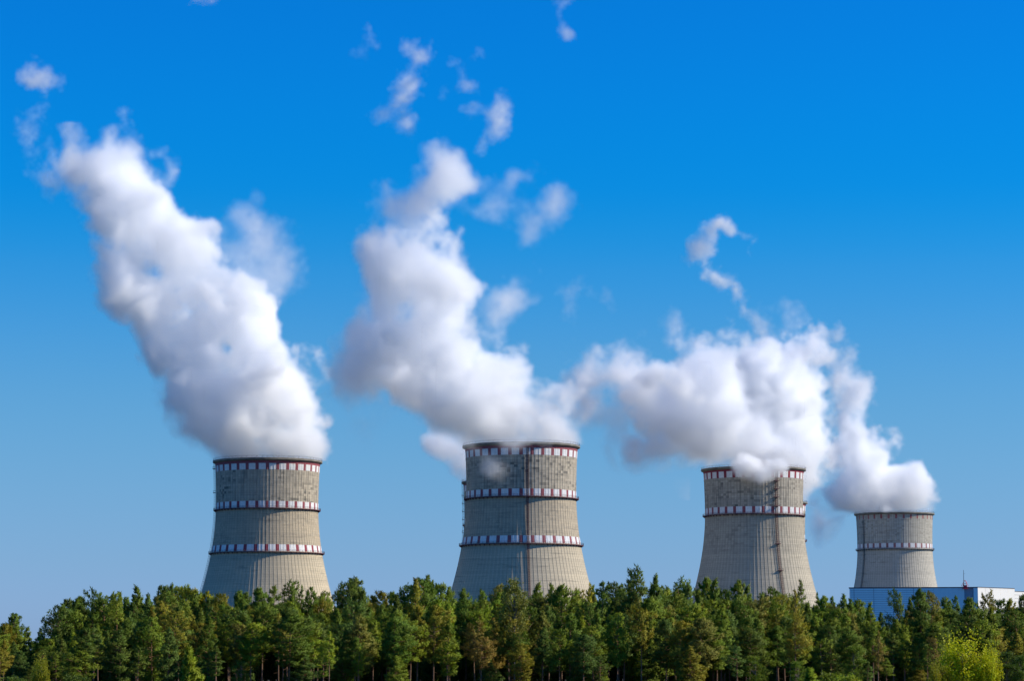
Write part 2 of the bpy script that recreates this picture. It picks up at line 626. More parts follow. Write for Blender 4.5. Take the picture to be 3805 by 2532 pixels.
# ------------------------------------------------------------------ hall and white block
def seam_paint(name, col, var=0.10):
    m, t, b = material(name)
    b.inputs['Roughness'].default_value = 0.55
    co = t.n('ShaderNodeTexCoord').outputs['Object']
    ob = t.n('ShaderNodeObjectInfo').outputs['Random']
    mp = t.n('ShaderNodeMapping'); mp.inputs['Scale'].default_value = (0.6, 0.6, 0.12); t.l(co, mp.inputs['Vector'])
    nz = t.n('ShaderNodeTexNoise', i_Scale=1.2, i_Detail=6.0, i_Roughness=0.65); t.l(mp.outputs[0], nz.inputs['Vector'])
    c = t.mix(t.ramp(nz.outputs['Fac'], [(0.4, 0.0), (0.75, 0.35)]), col, tuple(x * 0.78 for x in col))
    c = t.mix(t.math('MULTIPLY', ob, var * 2), c, tuple(x * 0.75 for x in col))
    t.l(c, b.inputs['Base Color'])
    return m


M_BLUE = seam_paint('light_blue_cladding', (0.56, 0.85, 0.93))
M_BLUE2 = seam_paint('mid_blue_render', (0.51, 0.78, 0.87))
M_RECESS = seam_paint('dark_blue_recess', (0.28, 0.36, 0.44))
M_SEAM = plain('cladding_frame', (0.20, 0.29, 0.37), 0.7, 0.1)
M_WALL = seam_paint('white_wall_slabs', (0.80, 0.77, 0.70), 0.05)
M_JOINT = plain('wall_joint', (0.45, 0.43, 0.40), 0.9, 0.1)
M_ROOF = plain('roof_felt', (0.09, 0.10, 0.12), 0.9, 0.2)
M_SIGNAL = plain('signal_red', (0.50, 0.03, 0.05), 0.5, 0.1)

HALL_D = 1150.0
cnr = point_at(3633, 2183, HALL_D)
HT = cnr.z                                                     # roof line
ANG = R_(-9.0)                                                 # the front turns away to the left
hall = empty('industrial_hall', (cnr.x, HALL_D, 0), ANG)       # local x runs from the corner to the left (negative)
tag(hall, 'long blue clad industrial hall in front of the smallest cooling tower', 'industrial building')
W = (3633 - 3174) / F * HALL_D / math.cos(ANG) * 1.015
def hx(px): return -(3633 - px) / (3633 - 3174) * W            # pixel of the facade to local x
core = MB()
core.box(-W + 0.4, hx(3618), 0.4, 14.0, 0.0, HT - 0.5)
core.build('wall', M_SEAM, hall)
edge = MB()
edge.box(-W - 0.2, hx(3585) - 0.002, -0.1, 14.3, HT - 0.45, HT)
edge.box(hx(3585) + 0.002, 0.0, -0.1, 14.3, HT - 0.45, HT)
edge.build('roof', M_ROOF, hall)
colx = [3174, 3191, 3262, 3332, 3404, 3476]
ph = 0.98
for c in range(5):
    x0, x1 = hx(colx[c]) + 0.09, hx(colx[c + 1]) - 0.09
    key = ('panel', c)
    nrow = int((HT - 0.5) / ph)
    pmb = MB(); pmb.box(x0, x1, -0.05, 0.42, 0.0, ph - 0.13)
    pm = pmb.mesh('cladding_panel', M_BLUE)
    for r in range(nrow):
        z = HT - 0.5 - (r + 1) * ph + 0.06
        if z < 12: break
        o = link('cladding_panel', pm, hall)
        o.location = (0, rnd.uniform(-0.03, 0.03), z)
low = MB(); low.box(-W, hx(3476) - 0.09, 0.0, 0.41, 0.0, 12.4)
low.build('plinth', M_BLUE2, hall)
sm = MB(); sm.box(hx(3476) - 0.05, hx(3585), -0.06, 0.43, 0.0, HT - 0.5)
sm.build('smooth_wall', M_BLUE2, hall)
for z in (HT - 9.5, HT - 18.0):
    lm = MB(); lm.box(hx(3478), hx(3585) - 0.1, -0.10, -0.062, z, z + 0.14)
    lm.build('cover_strip', M_SEAM, hall)
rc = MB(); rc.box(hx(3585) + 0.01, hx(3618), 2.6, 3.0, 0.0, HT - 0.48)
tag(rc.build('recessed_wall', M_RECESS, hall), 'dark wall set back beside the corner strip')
cs = MB(); cs.box(hx(3618), -0.01, -0.05, 1.2, 0.0, HT - 0.47)
cs.build('corner_pier', M_BLUE, hall)
gd = MB(); gd.box(hx(3586), hx(3620), 0.5, 0.62, HT - 5.2, HT - 4.7); gd.box(hx(3586), hx(3620), 0.7, 0.82, HT - 9.2, HT - 8.8)
gd.build('cross_beam', M_SEAM, hall)

# white block: its lit end wall runs away to the right of the hall's corner
e = point_at(3770, 2189.5, 1174.0)
dx, dy = e.x - cnr.x, 24.0
LW = math.hypot(dx, dy)
blk = empty('white_building', (cnr.x + 0.03, HALL_D + 0.05, 0), math.atan2(dy, dx))
tag(blk, 'white windowless concrete building in full sun beside the blue hall', 'industrial building')
wc = MB(); wc.box(0.05, LW - 0.05, 0.3, 14.0, 0.0, HT - 0.35)
wc.build('wall', M_JOINT, blk)
nb = 5
hs = [0.0, 12.0, HT - 13.0, HT - 6.2, HT - 0.30]
for i in range(nb):
    for j in range(len(hs) - 1):
        b_ = MB(); b_.box(LW * i / nb + 0.04, LW * (i + 1) / nb - 0.04, rnd.uniform(-0.04, 0.02), 0.32, hs[j] + 0.04, hs[j + 1] - 0.04)
        b_.build('wall_slab', M_WALL, blk)
rf = MB(); rf.box(-0.0, LW, -0.08, 14.2, HT - 0.28, HT + 0.04)
rf.build('roof', M_ROOF, blk)
ax = empty('white_annex', (cnr.x + 0.03 + dx, HALL_D + 0.05 + dy, 0), math.atan2(dy, dx))
tag(ax, 'lower white annex with horizontal slabs at the edge of the white building', 'industrial building')
H2 = HT - 1.25
ac = MB(); ac.box(0.06, 34.0, 0.34, 13.0, 0.0, H2 - 0.1)
ac.build('wall', M_JOINT, ax)
for i in range(5):
    for j in range(13):
        z1 = H2 - 0.3 - j * 1.55
        b_ = MB(); b_.box(0.08 + i * 6.8, 0.08 + (i + 1) * 6.8 - 0.1, rnd.uniform(-0.02, 0.02) + 0.02, 0.36, z1 - 1.55 + 0.13, z1)
        b_.build('wall_slab', M_WALL, ax)
ab = MB(); ab.box(0.08, 34.0, 0.03, 0.36, 0.0, H2 - 0.3 - 13 * 1.55)
ab.build('plinth', M_WALL, ax)
ar = MB(); ar.box(0.04, 34.2, -0.08, 13.2, H2 - 0.26, H2)
ar.build('roof', M_ROOF, ax)

# red winch with a mast on the roof edge
wp = point_at(3584, 2183, HALL_D + 4)
ww = empty('roof_winch', (wp.x, HALL_D + 3.0, HT), ANG)
tag(ww, 'small red winch with a thin mast on the edge of the blue hall roof', 'roof winch')
b_ = MB(); b_.box(-0.7, 0.75, -3.6, -1.6, -0.75, 0.75)
b_.build('housing', M_SIGNAL, ww)
b_ = MB()
for s in (-1.0, 1.0):
    b_.tube([(s * 1.0, -2.6, 0.0), (s * 0.25, -2.4, 2.9)], 0.10, 4)
    b_.tube([(s * 1.0, -1.0, 0.0), (s * 0.25, -2.0, 2.9)], 0.10, 4)
b_.tube([(-0.6, -2.5, 1.4), (0.6, -2.5, 1.4)], 0.09, 4); b_.tube([(-0.3, -2.2, 2.9), (0.3, -2.2, 2.9)], 0.1, 4)
b_.tube([(0.3, -2.2, 2.8), (1.6, -2.4, 0.2)], 0.08, 4); b_.tube([(-0.3, -2.2, 2.7), (-1.7, -2.4, 0.2)], 0.08, 4)
b_.tube([(-1.4, -3.7, -0.8), (1.4, -3.7, -0.8)], 0.10, 4)
b_.build('frame', M_SIGNAL, ww)
b_ = MB(); b_.tube([(-0.5, -2.0, 0.0), (-0.5, -2.0, 7.6)], [0.16, 0.09], 5)
b_.tube([(-0.5, -2.0, 6.0), (0.1, -2.0, 6.0)], 0.05, 3)
b_.build('mast', M_GSTEEL, ww)

# ------------------------------------------------------------------ trees
def foliage(name, trans=0.3, rough=0.6, var=0.35):
    """Leaves and needles: the object's own colour, with clumps that are a little yellower, bluer or browner."""
    m, t, b = material(name)
    oi = t.n('ShaderNodeObjectInfo')
    co = t.n('ShaderNodeTexCoord').outputs['Object']
    seed = t.n('ShaderNodeVectorMath', operation='ADD')
    cx = t.n('ShaderNodeCombineXYZ'); t.l(t.math('MULTIPLY', oi.outputs['Random'], 71.0), cx.inputs[0])
    t.l(co, seed.inputs[0]); t.l(cx.outputs[0], seed.inputs[1])
    n1 = t.n('ShaderNodeTexNoise', i_Scale=0.55, i_Detail=3.0); t.l(seed.outputs[0], n1.inputs['Vector'])
    n2 = t.n('ShaderNodeTexNoise', i_Scale=2.6, i_Detail=3.0); t.l(seed.outputs[0], n2.inputs['Vector'])
    hs = t.n('ShaderNodeHueSaturation')
    t.l(oi.outputs['Color'], hs.inputs['Color'])
    t.l(t.math('ADD', t.math('MULTIPLY', n1.outputs['Fac'], 0.10), 0.45), hs.inputs['Hue'])
    t.l(t.math('ADD', t.math('MULTIPLY', n2.outputs['Fac'], 2.0 * var), 1.0 - var), hs.inputs['Value'])
    b.inputs['Roughness'].default_value = rough
    b.inputs['Specular IOR Level'].default_value = 0.2
    t.l(hs.outputs[0], b.inputs['Base Color'])
    tr = t.n('ShaderNodeBsdfTranslucent'); t.l(hs.outputs[0], tr.inputs['Color'])
    mx = t.n('ShaderNodeMixShader'); mx.inputs[0].default_value = trans
    out = [n for n in m.node_tree.nodes if n.type == 'OUTPUT_MATERIAL'][0]
    t.l(b.outputs[0], mx.inputs[1]); t.l(tr.outputs[0], mx.inputs[2]); t.l(mx.outputs[0], out.inputs['Surface'])
    return m


def bark_material():
    """Pine bark: grey brown plates at the foot, thin orange bark higher up."""
    m, t, b = material('pine_bark')
    b.inputs['Roughness'].default_value = 0.9
    co = t.n('ShaderNodeTexCoord').outputs['Object']
    sep = t.n('ShaderNodeSeparateXYZ'); t.l(co, sep.inputs[0])
    mp = t.n('ShaderNodeMapping'); mp.inputs['Scale'].default_value = (3, 3, 0.7); t.l(co, mp.inputs['Vector'])
    nz = t.n('ShaderNodeTexNoise', i_Scale=2.0, i_Detail=4.0); t.l(mp.outputs[0], nz.inputs['Vector'])
    hgt = t.math('ADD', t.math('DIVIDE', sep.outputs['Z'], 20.0), t.math('MULTIPLY', nz.outputs['Fac'], 0.2))
    c = t.ramp(hgt, [(0.12, (0.17, 0.12, 0.09)), (0.35, (0.26, 0.155, 0.095)), (0.6, (0.34, 0.18, 0.085)), (1.0, (0.28, 0.16, 0.08))])
    t.l(t.mix(t.ramp(nz.outputs['Fac'], [(0.4, 0.5), (0.62, 0.0)]), c, (0.07, 0.05, 0.04)), b.inputs['Base Color'])
    return m


M_NEEDLE = foliage('pine_needles')
M_LEAF = foliage('broad_leaves', 0.35, 0.5, 0.3)
M_BARK = bark_material()
M_GREYBARK = plain('grey_bark', (0.20, 0.17, 0.14), 0.9, 0.3, 2.0)


def unit(v):
    return v / np.maximum(np.linalg.norm(v, axis=-1, keepdims=True), 1e-6)


def blades(P, U, Nn, r, n=6, ln=(0.42, 0.78), w=0.15, spread=0.55):
    """n thin blades in a brush round direction U at every point P, their faces towards Nn: one triangle each, and the shading normals."""
    P = np.repeat(P, n, 0); U = np.repeat(U, n, 0); Nn = np.repeat(Nn, n, 0)
    d = unit(U + spread * r.standard_normal(P.shape))
    L = r.uniform(ln[0], ln[1], (len(P), 1))
    s = unit(np.cross(d, unit(Nn + 0.45 * r.standard_normal(P.shape))))
    wv = w * r.uniform(0.7, 1.3, (len(P), 1))
    b = P - d * 0.08
    T = np.stack([b + s * wv * 0.5, b - s * wv * 0.5 + d * 0.04, b + d * L], 1)
    g = np.cross(T[:, 1] - T[:, 0], T[:, 2] - T[:, 0])
    flip = (g * Nn).sum(1) < 0
    T[flip] = T[flip][:, [1, 0, 2]]
    return T, unit(Nn + 0.35 * r.standard_normal(Nn.shape))


def leaf_quads(P, r, size=0.24):
    """One small bent leaf (two triangles) at every point."""
    a = unit(r.standard_normal(P.shape)); s = unit(np.cross(a, r.standard_normal(P.shape)))
    sz = size * r.uniform(0.6, 1.3, (len(P), 1))
    return np.concatenate([np.stack([P - a * sz * 0.5, P + s * sz * 0.42, P + a * sz * 0.5], 1),
                           np.stack([P - a * sz * 0.5, P + a * sz * 0.5, P - s * sz * 0.42 + np.cross(a, s) * sz * 0.2], 1)], 0)


def tri_mesh(name, T, mat, nrm=None):
    me = bpy.data.meshes.new(name)
    n = len(T)
    me.vertices.add(n * 3); me.loops.add(n * 3); me.polygons.add(n)
    me.vertices.foreach_set('co', T.astype(np.float32).ravel())
    me.loops.foreach_set('vertex_index', np.arange(n * 3, dtype=np.int32))
    me.polygons.foreach_set('loop_start', np.arange(0, n * 3, 3, dtype=np.int32))
    me.materials.append(mat)
    me.update()
    if nrm is not None:
        me.polygons.foreach_set('use_smooth', [True] * n)
        me.normals_split_custom_set_from_vertices(np.repeat(nrm, 3, 0).astype(np.float32).tolist())
    return me


def pine(seed, H=20.0, base=0.5, width=2.7, peak=0.35, droop=0.1, density=1.0, top='round', gap=0.0, whorl=0.80, dead=4):
    """A Scots pine of height H: trunk with limbs, and a crown of needle brushes on them."""
    r = np.random.default_rng(seed)
    mb = MB()
    nseg = 9
    bend = np.cumsum(r.normal(0, 0.10, (nseg + 1, 2)), 0) * 0.55
    bend -= bend[0]
    tz = np.linspace(0, H * 0.985, nseg + 1)
    rad = [0.19 * (1 - 0.88 * (z / H)) + 0.012 for z in tz]
    mb.tube([(bend[i, 0], bend[i, 1], tz[i]) for i in range(nseg + 1)], rad, 6)
    axis = lambda z: np.array([np.interp(z, tz, bend[:, 0]), np.interp(z, tz, bend[:, 1]), z])
    lob = [r.uniform(0, 6.28), r.uniform(0, 6.28), r.uniform(0.10, 0.30), r.uniform(0.05, 0.2)]
    P, U, NN = [], [], []
    zb = H * base
    z = zb
    while z < H - 0.2:
        t = (z - zb) / (H - zb)
        if t < peak: L = width * (0.55 + 0.45 * (t / peak) ** 0.7)
        elif top == 'round': L = width * max(0.0, 1 - ((t - peak) / (1 - peak)) ** 2.0) ** 0.62
        else: L = width * (1 - (t - peak) / (1 - peak)) ** 0.85
        L = max(L, 0.28)
        nb = r.integers(4, 7) if t < 0.85 else r.integers(3, 5)
        ph = r.uniform(0, 6.28)
        for k in range(nb):
            if r.random() < gap + 0.08: continue
            a = ph + 6.283 * k / nb + r.normal(0, 0.3)
            Lb = L * r.uniform(0.50, 1.22) * (1 + lob[2] * math.sin(a + lob[0] + t * 2) + lob[3] * math.sin(2 * a + lob[1] + 5 * t))
            up = -droop + 0.30 * t + 0.75 * max(0, t - 0.5) + r.normal(0, 0.12)
            o = axis(z + r.uniform(-0.2, 0.2))
            dirn = np.array([math.cos(a), math.sin(a), up])
            ts = np.linspace(0, 1, 4)
            pts = [o + dirn * Lb * q + np.array([0, 0, 0.16 * Lb * q * q]) for q in ts]
            if Lb > 0.7: mb.tube(pts, [0.055 * (1 - 0.8 * q) * (0.4 + Lb / 3) for q in ts], 3)
            m = max(3, int((4 + Lb * 10.5) * density))
            q = r.uniform(0.0, 1.0, m) ** 0.6
            q = 0.28 + 0.72 * q
            ctr = o + dirn * Lb * 0.72 + np.array([0, 0, 0.10 * Lb])
            side = np.array([-math.sin(a), math.cos(a), 0.0])[None]
            wd = (0.16 + 0.30 * Lb) * np.sin(np.clip(q, 0, 1) * 2.5)[:, None]
            off = r.uniform(-1, 1, (m, 1)) * wd
            lift = r.normal(0.10, 0.17 + 0.05 * Lb, m)
            pp = o + dirn[None] * (Lb * q)[:, None] + side * off + np.stack([np.zeros(m), np.zeros(m), 0.16 * Lb * q * q + lift], 1)
            radial = np.array([math.cos(a), math.sin(a), 0.0])[None]
            uu = unit(0.5 * dirn[None] + side * np.sign(off) * 0.30 + np.array([0, 0, 1.0 + 0.4 * t])[None] + 0.2 * r.standard_normal((m, 3)))
            nn = unit(0.9 * (pp - ctr[None]) / (0.35 + 0.45 * Lb) + 0.55 * radial + np.array([0, 0, 0.40])[None])
            P.append(pp); U.append(uu); NN.append(nn)
        z += whorl * r.uniform(0.75, 1.25) * (1.0 if t < 0.8 else 0.8)
    tip = axis(H * 0.985)
    P.append(tip[None] + np.array([[0, 0, -0.1], [0, 0, -0.45], [0.05, 0.1, -0.8]])); U.append(np.array([[0, 0, 1.0]] * 3)); NN.append(unit(r.standard_normal((3, 3)) + np.array([0, 0, 0.6])))
    for _ in range(dead):                                        # bare snags under the crown
        zz = zb * r.uniform(0.45, 0.98); a = r.uniform(0, 6.28); L = r.uniform(0.5, 1.6)
        o = axis(zz)
        mb.tube([o, o + np.array([math.cos(a) * L, math.sin(a) * L, r.uniform(-0.3, 0.25) * L])], [0.035, 0.012], 3)
    T, tn = blades(np.concatenate(P), np.concatenate(U), np.concatenate(NN), r)
    return mb.mesh('trunk', M_BARK), tri_mesh('crown', T, M_NEEDLE, tn), H


def broadleaf(seed, H=16.0, base=0.2, width=3.4, clumps=60, leaves=150, size=0.26, spires=0, airy=0.0):
    """A broad-leaved tree or bush: forking limbs, a clump of leaves at every limb's end."""
    r = np.random.default_rng(seed)
    mb = MB()
    mb.tube([(0, 0, 0), (0.1, 0.05, H * 0.4), (0.0, 0.1, H * 0.75), (0, 0, H * 0.95)], [0.16, 0.12, 0.07, 0.02], 6)
    P = []
    for i in range(clumps):
        t = r.uniform(0, 1)
        z0 = H * (base + (1 - base) * t * 0.9)
        a = r.uniform(0, 6.28)
        prof = math.sin(math.pi * min(1.0, (0.12 + 0.82 * t))) ** 0.6
        L = width * prof * r.uniform(0.25, 1.0) ** 0.6
        c = np.array([math.cos(a) * L, math.sin(a) * L, z0 + L * 0.35])
        st = np.array([0.05, 0.05, z0 * 0.82])
        mb.tube([st, (st + c) / 2 + np.array([0, 0, 0.1]), c], [0.05, 0.03, 0.012], 3)
        s = np.array([0.55, 0.55, 0.5]) * r.uniform(0.7, 1.3) * (width / 3.4) * (1 - 0.45 * airy)
        if spires: s = s * np.array([0.8, 0.8, 2.1])
        P.append(c + r.standard_normal((leaves, 3)) * s)
    for i in range(spires):                                      # upright leafy shoots
        a = r.uniform(0, 6.28); L = width * math.sqrt(r.uniform(0, 0.8))
        hz = H * (0.92 - 0.46 * (L / width) ** 1.2) * r.uniform(0.62, 1.2)
        c = np.array([math.cos(a) * L, math.sin(a) * L, 0])
        mb.tube([c * 0.3 + np.array([0, 0, H * 0.2]), c + np.array([0, 0, hz])], [0.04, 0.01], 3)
        q = r.uniform(0, 1, (leaves, 1)) ** 0.7
        P.append(c * (0.6 + 0.4 * q) + np.array([0, 0, 1.0]) * (hz * (0.45 + 0.55 * q)) + r.standard_normal((leaves, 3)) * (0.34 * (1.08 - q)))
    return mb.mesh('trunk', M_GREYBARK), tri_mesh('crown', leaf_quads(np.concatenate(P), r, size), M_LEAF), H


VAR = {
    'full': [pine(1, 20, 0.36, 3.5, 0.30, 0.08, 1.15), pine(2, 20, 0.42, 3.2, 0.35, 0.05, 1.2, 'round'), pine(3, 20, 0.30, 3.6, 0.25, 0.12, 1.1, 'cone'), pine(9, 20, 0.38, 3.9, 0.4, 0.05, 1.1, 'round', 0.1), pine(19, 20, 0.34, 3.4, 0.3, 0.1, 1.2, 'cone'), pine(21, 20, 0.26, 3.3, 0.35, 0.12, 1.1, 'cone', 0.12), pine(22, 20, 0.48, 3.7, 0.45, 0.0, 1.15, 'round', 0.12, 0.9)],
    'slim': [pine(4, 20, 0.45, 2.5, 0.30, 0.10, 1.25, 'cone'), pine(5, 20, 0.40, 2.6, 0.25, 0.15, 1.2, 'cone', 0.08), pine(20, 20, 0.42, 2.3, 0.3, 0.1, 1.25, 'round')],
    'open': [pine(6, 20, 0.48, 3.4, 0.40, -0.05, 1.05, 'round', 0.25, 0.8, 6), pine(7, 20, 0.52, 3.0, 0.35, 0.0, 1.0, 'cone', 0.30, 0.85, 8), pine(8, 20, 0.45, 3.7, 0.45, 0.0, 1.0, 'round', 0.22, 0.8, 7)],
    'low': [pine(10, 20, 0.14, 3.9, 0.25, 0.14, 1.05, 'cone', 0.05), pine(11, 20, 0.18, 4.1, 0.30, 0.10, 1.0, 'round', 0.08)],
    'thin': [pine(12, 20, 0.40, 2.2, 0.35, 0.05, 0.7, 'cone', 0.30, 0.85, 10), pine(13, 20, 0.38, 2.5, 0.4, 0.0, 0.7, 'round', 0.32, 0.85, 10)],
    'young': [pine(14, 7, 0.06, 1.25, 0.22, 0.05, 1.7, 'cone', 0.0, 0.42, 0)],
    'airy': [broadleaf(15, 20, 0.35, 3.0, 70, 90, 0.30, 0, 0.3)],
    'birch': [broadleaf(16, 16, 0.2, 2.6, 55, 100, 0.28)],
    'shrub': [broadleaf(17, 6, 0.02, 3.0, 26, 110, 0.24, 44)],
    'bush': [broadleaf(18, 3, 0.04, 1.6, 26, 90, 0.22)],
}
COLOURS = {
    'dark green': (0.122, 0.177, 0.021), 'deep green': (0.147, 0.216, 0.021), 'mid green': (0.199, 0.263, 0.021), 'fresh green': (0.265, 0.337, 0.021),
    'olive': (0.281, 0.255, 0.023), 'bluish green': (0.131, 0.205, 0.034), 'yellowish green': (0.367, 0.337, 0.017), 'brownish': (0.268, 0.203, 0.037), 'grey green': (0.250, 0.248, 0.040),
}
FORM = {'full': 'bushy pine', 'slim': 'slender pine', 'open': 'open-crowned pine', 'low': 'low-branched pine', 'thin': 'thin sparse pine', 'young': 'young pine', 'airy': 'airy broadleaf tree', 'birch': 'small broadleaf tree', 'shrub': 'leafy shrub', 'bush': 'low bush'}


def where(px):
    """What stands above the trees at this pixel column."""
    for lim, s in ((115, 'left of the left gap'), (330, 'just right of the left gap'), (520, 'left of the leftmost tower'), (745, 'just left of the leftmost tower'), (900, 'below leftmost tower shaded side'),
                   (1060, 'below leftmost tower middle'), (1240, 'below leftmost tower sunny side'), (1400, 'just right of the leftmost tower'), (1540, 'midway leftmost to largest tower'), (1680, 'just left of the largest tower'),
                   (1830, 'below shaded side of largest tower'), (2000, 'below ladder of largest tower'), (2190, 'below sunlit side of largest tower'), (2330, 'just right of the largest tower'), (2460, 'midway largest to grey tower'),
                   (2580, 'just left of the grey tower'), (2730, 'below shaded side of grey tower'), (2880, 'below middle of grey tower'), (3030, 'below sunlit side of grey tower'), (3170, 'between grey tower and blue hall'),
                   (3300, 'below left part of blue hall'), (3470, 'below middle of blue hall'), (3625, 'below right part of blue hall'), (3760, 'under the white building'), (9999, 'at the right edge of the wood')):
        if px < lim: return s


TREES = []


def plant(kind, px, top, dist, colour, row, xy=1.0, label=None, cat=None, var=None, rot=None, jit=True):
    p = point_at(px, top, dist)
    tm, cm, H = VAR[kind][rnd.randrange(len(VAR[kind])) if var is None else var]
    h = max(p.z, 1.2)
    s = h / H
    nm = {'shrub': 'yellow_shrub' if colour == 'bright yellow' else 'leafy_shrub', 'bush': 'bush', 'airy': 'broadleaf_tree', 'birch': 'broadleaf_tree'}.get(kind, 'pine_tree')
    root = empty(nm, (p.x, dist, 0), rnd.uniform(0, 6.28) if rot is None else rot)
    sx = (0.35 + 0.65 * s) * xy * rnd.uniform(0.92, 1.1)
    root.scale = (sx, sx, s)
    c = COLOURS.get(colour, (0.56, 0.58, 0.012))
    f = rnd.uniform(0.88, 1.14) if jit else 1.0
    link('trunk', tm, root)
    cr = link('crown', cm, root)
    cr.color = (c[0] * f * rnd.uniform(0.93, 1.07), c[1] * f, c[2] * f, 1)
    tag(root, label, cat or {'shrub': 'shrub', 'bush': 'bush', 'airy': 'tree', 'birch': 'tree'}.get(kind, 'pine tree'), 'trees of the pine wood' if kind not in ('shrub', 'bush') else 'bushes at the edge of the wood')
    TREES.append((root, kind, px, top, dist, colour, row))
    return root


# trees whose tips make the skyline: (pixel column, pixel row of the tip, kind, colour)
SKY_TREES = [
    (55, 2292, 'full', 'deep green'), (20, 2330, 'full', 'olive'), (95, 2335, 'slim', 'mid green'), (152, 2340, 'slim', 'fresh green'), (200, 2310, 'open', 'bluish green'), (222, 2262, 'open', 'dark green'), (250, 2238, 'full', 'dark green'),
    (280, 2228, 'slim', 'deep green'), (300, 2226, 'slim', 'dark green'), (357, 2211, 'open', 'dark green'), (390, 2226, 'full', 'deep green'), (425, 2216, 'slim', 'deep green'), (444, 2206, 'slim', 'mid green'), (475, 2220, 'full', 'deep green'), (518, 2185, 'slim', 'deep green'),
    (550, 2215, 'slim', 'bluish green'), (595, 2181, 'open', 'deep green'), (612, 2184, 'slim', 'dark green'), (637, 2178, 'slim', 'dark green'), (657, 2190, 'full', 'mid green'), (702, 2199, 'full', 'olive'), (725, 2206, 'full', 'mid green'), (768, 2203, 'full', 'yellowish green'),
    (830, 2222, 'full', 'olive'), (885, 2196, 'full', 'deep green'), (915, 2202, 'full', 'dark green'), (960, 2194, 'slim', 'deep green'), (1020, 2182, 'open', 'dark green'), (1070, 2163, 'thin', 'deep green'), (1093, 2190, 'slim', 'dark green'), (1118, 2186, 'thin', 'dark green'), (1155, 2187, 'full', 'deep green'), (1195, 2222, 'full', 'mid green'), (1218, 2234, 'slim', 'mid green'),
    (1251, 2195, 'thin', 'grey green'), (1290, 2195, 'open', 'deep green'), (1318, 2162, 'full', 'dark green'), (1345, 2200, 'full', 'dark green'), (1385, 2222, 'slim', 'bluish green'), (1425, 2212, 'full', 'olive'), (1455, 2208, 'slim', 'mid green'), (1475, 2218, 'slim', 'dark green'), (1500, 2206, 'full', 'deep green'),
    (1544, 2156, 'slim', 'olive'), (1574, 2168, 'open', 'deep green'), (1592, 2143, 'full', 'dark green'), (1625, 2180, 'full', 'mid green'), (1672, 2186, 'full', 'deep green'), (1725, 2192, 'full', 'deep green'), (1795, 2200, 'full', 'mid green'), (1850, 2190, 'open', 'grey green'),
    (1989, 2174, 'slim', 'mid green'), (2052, 2177, 'full', 'deep green'), (2085, 2188, 'full', 'mid green'), (2130, 2197, 'thin', 'olive'), (2146, 2200, 'slim', 'dark green'), (2190, 2177, 'thin', 'yellowish green'), (2202, 2182, 'slim', 'deep green'), (2237, 2166, 'open', 'deep green'), (2294, 2181, 'open', 'dark green'),
    (2370, 2134, 'open', 'dark green'), (2345, 2170, 'slim', 'dark green'), (2432, 2145, 'slim', 'dark green'), (2462, 2192, 'full', 'mid green'), (2490, 2188, 'slim', 'mid green'), (2524, 2174, 'open', 'deep green'), (2556, 2180, 'slim', 'bluish green'), (2596, 2197, 'slim', 'deep green'), (2628, 2157, 'slim', 'mid green'),
    (2645, 2160, 'slim', 'deep green'), (2700, 2206, 'full', 'deep green'), (2747, 2166, 'slim', 'mid green'), (2768, 2184, 'slim', 'deep green'), (2832, 2215, 'slim', 'deep green'), (2880, 2208, 'full', 'deep green'), (2905, 2203, 'airy', 'olive'), (2976, 2163, 'thin', 'deep green'), (2955, 2200, 'thin', 'olive'), (3040, 2212, 'thin', 'deep green'),
    (3063, 2224, 'slim', 'mid green'), (3090, 2224, 'slim', 'bluish green'), (3135, 2217, 'full', 'deep green'), (3160, 2232, 'slim', 'deep green'), (3192, 2242, 'full', 'mid green'), (3233, 2245, 'slim', 'mid green'), (3275, 2282, 'slim', 'bluish green'), (3333, 2212, 'open', 'bluish green'),
    (3383, 2230, 'slim', 'dark green'), (3418, 2198, 'slim', 'dark green'), (3462, 2214, 'open', 'grey green'), (3510, 2235, 'full', 'deep green'), (3553, 2219, 'open', 'bluish green'), (3600, 2234, 'full', 'deep green'), (3672, 2218, 'open', 'olive'), (3722, 2236, 'full', 'deep green'),
    (3745, 2236, 'slim', 'olive'), (3766, 2246, 'thin', 'olive'), (3800, 2224, 'full', 'dark green'),
]
SX = [-200, 0, 55, 110, 130, 160, 200, 250, 350, 440, 520, 640, 900, 1070, 1230, 1320, 1420, 1590, 1800, 1910, 2050, 2240, 2370, 2520, 2750, 2980, 3130, 3275, 3400, 3550, 3680, 3805, 4000]
SY = [2330, 2310, 2300, 2375, 2385, 2350, 2330, 2255, 2235, 2222, 2205, 2195, 2205, 2200, 2245, 2205, 2225, 2185, 2210, 2190, 2200, 2195, 2180, 2195, 2200, 2215, 2235, 2300, 2245, 2245, 2245, 2245, 2240]
for px, py, kd, cl in SKY_TREES:
    plant(kd, px, py, rnd.uniform(590, 655), cl, 'skyline', xy=(0.72 if 3200 < px < 3700 else 1.0) if kd != 'slim' else 1.0)
plant('airy', 1912, 2141, 560, 'grey green', 'skyline', 0.95, 'tall grey green broad-leaved tree with airy crown in front of the largest tower', var=0)

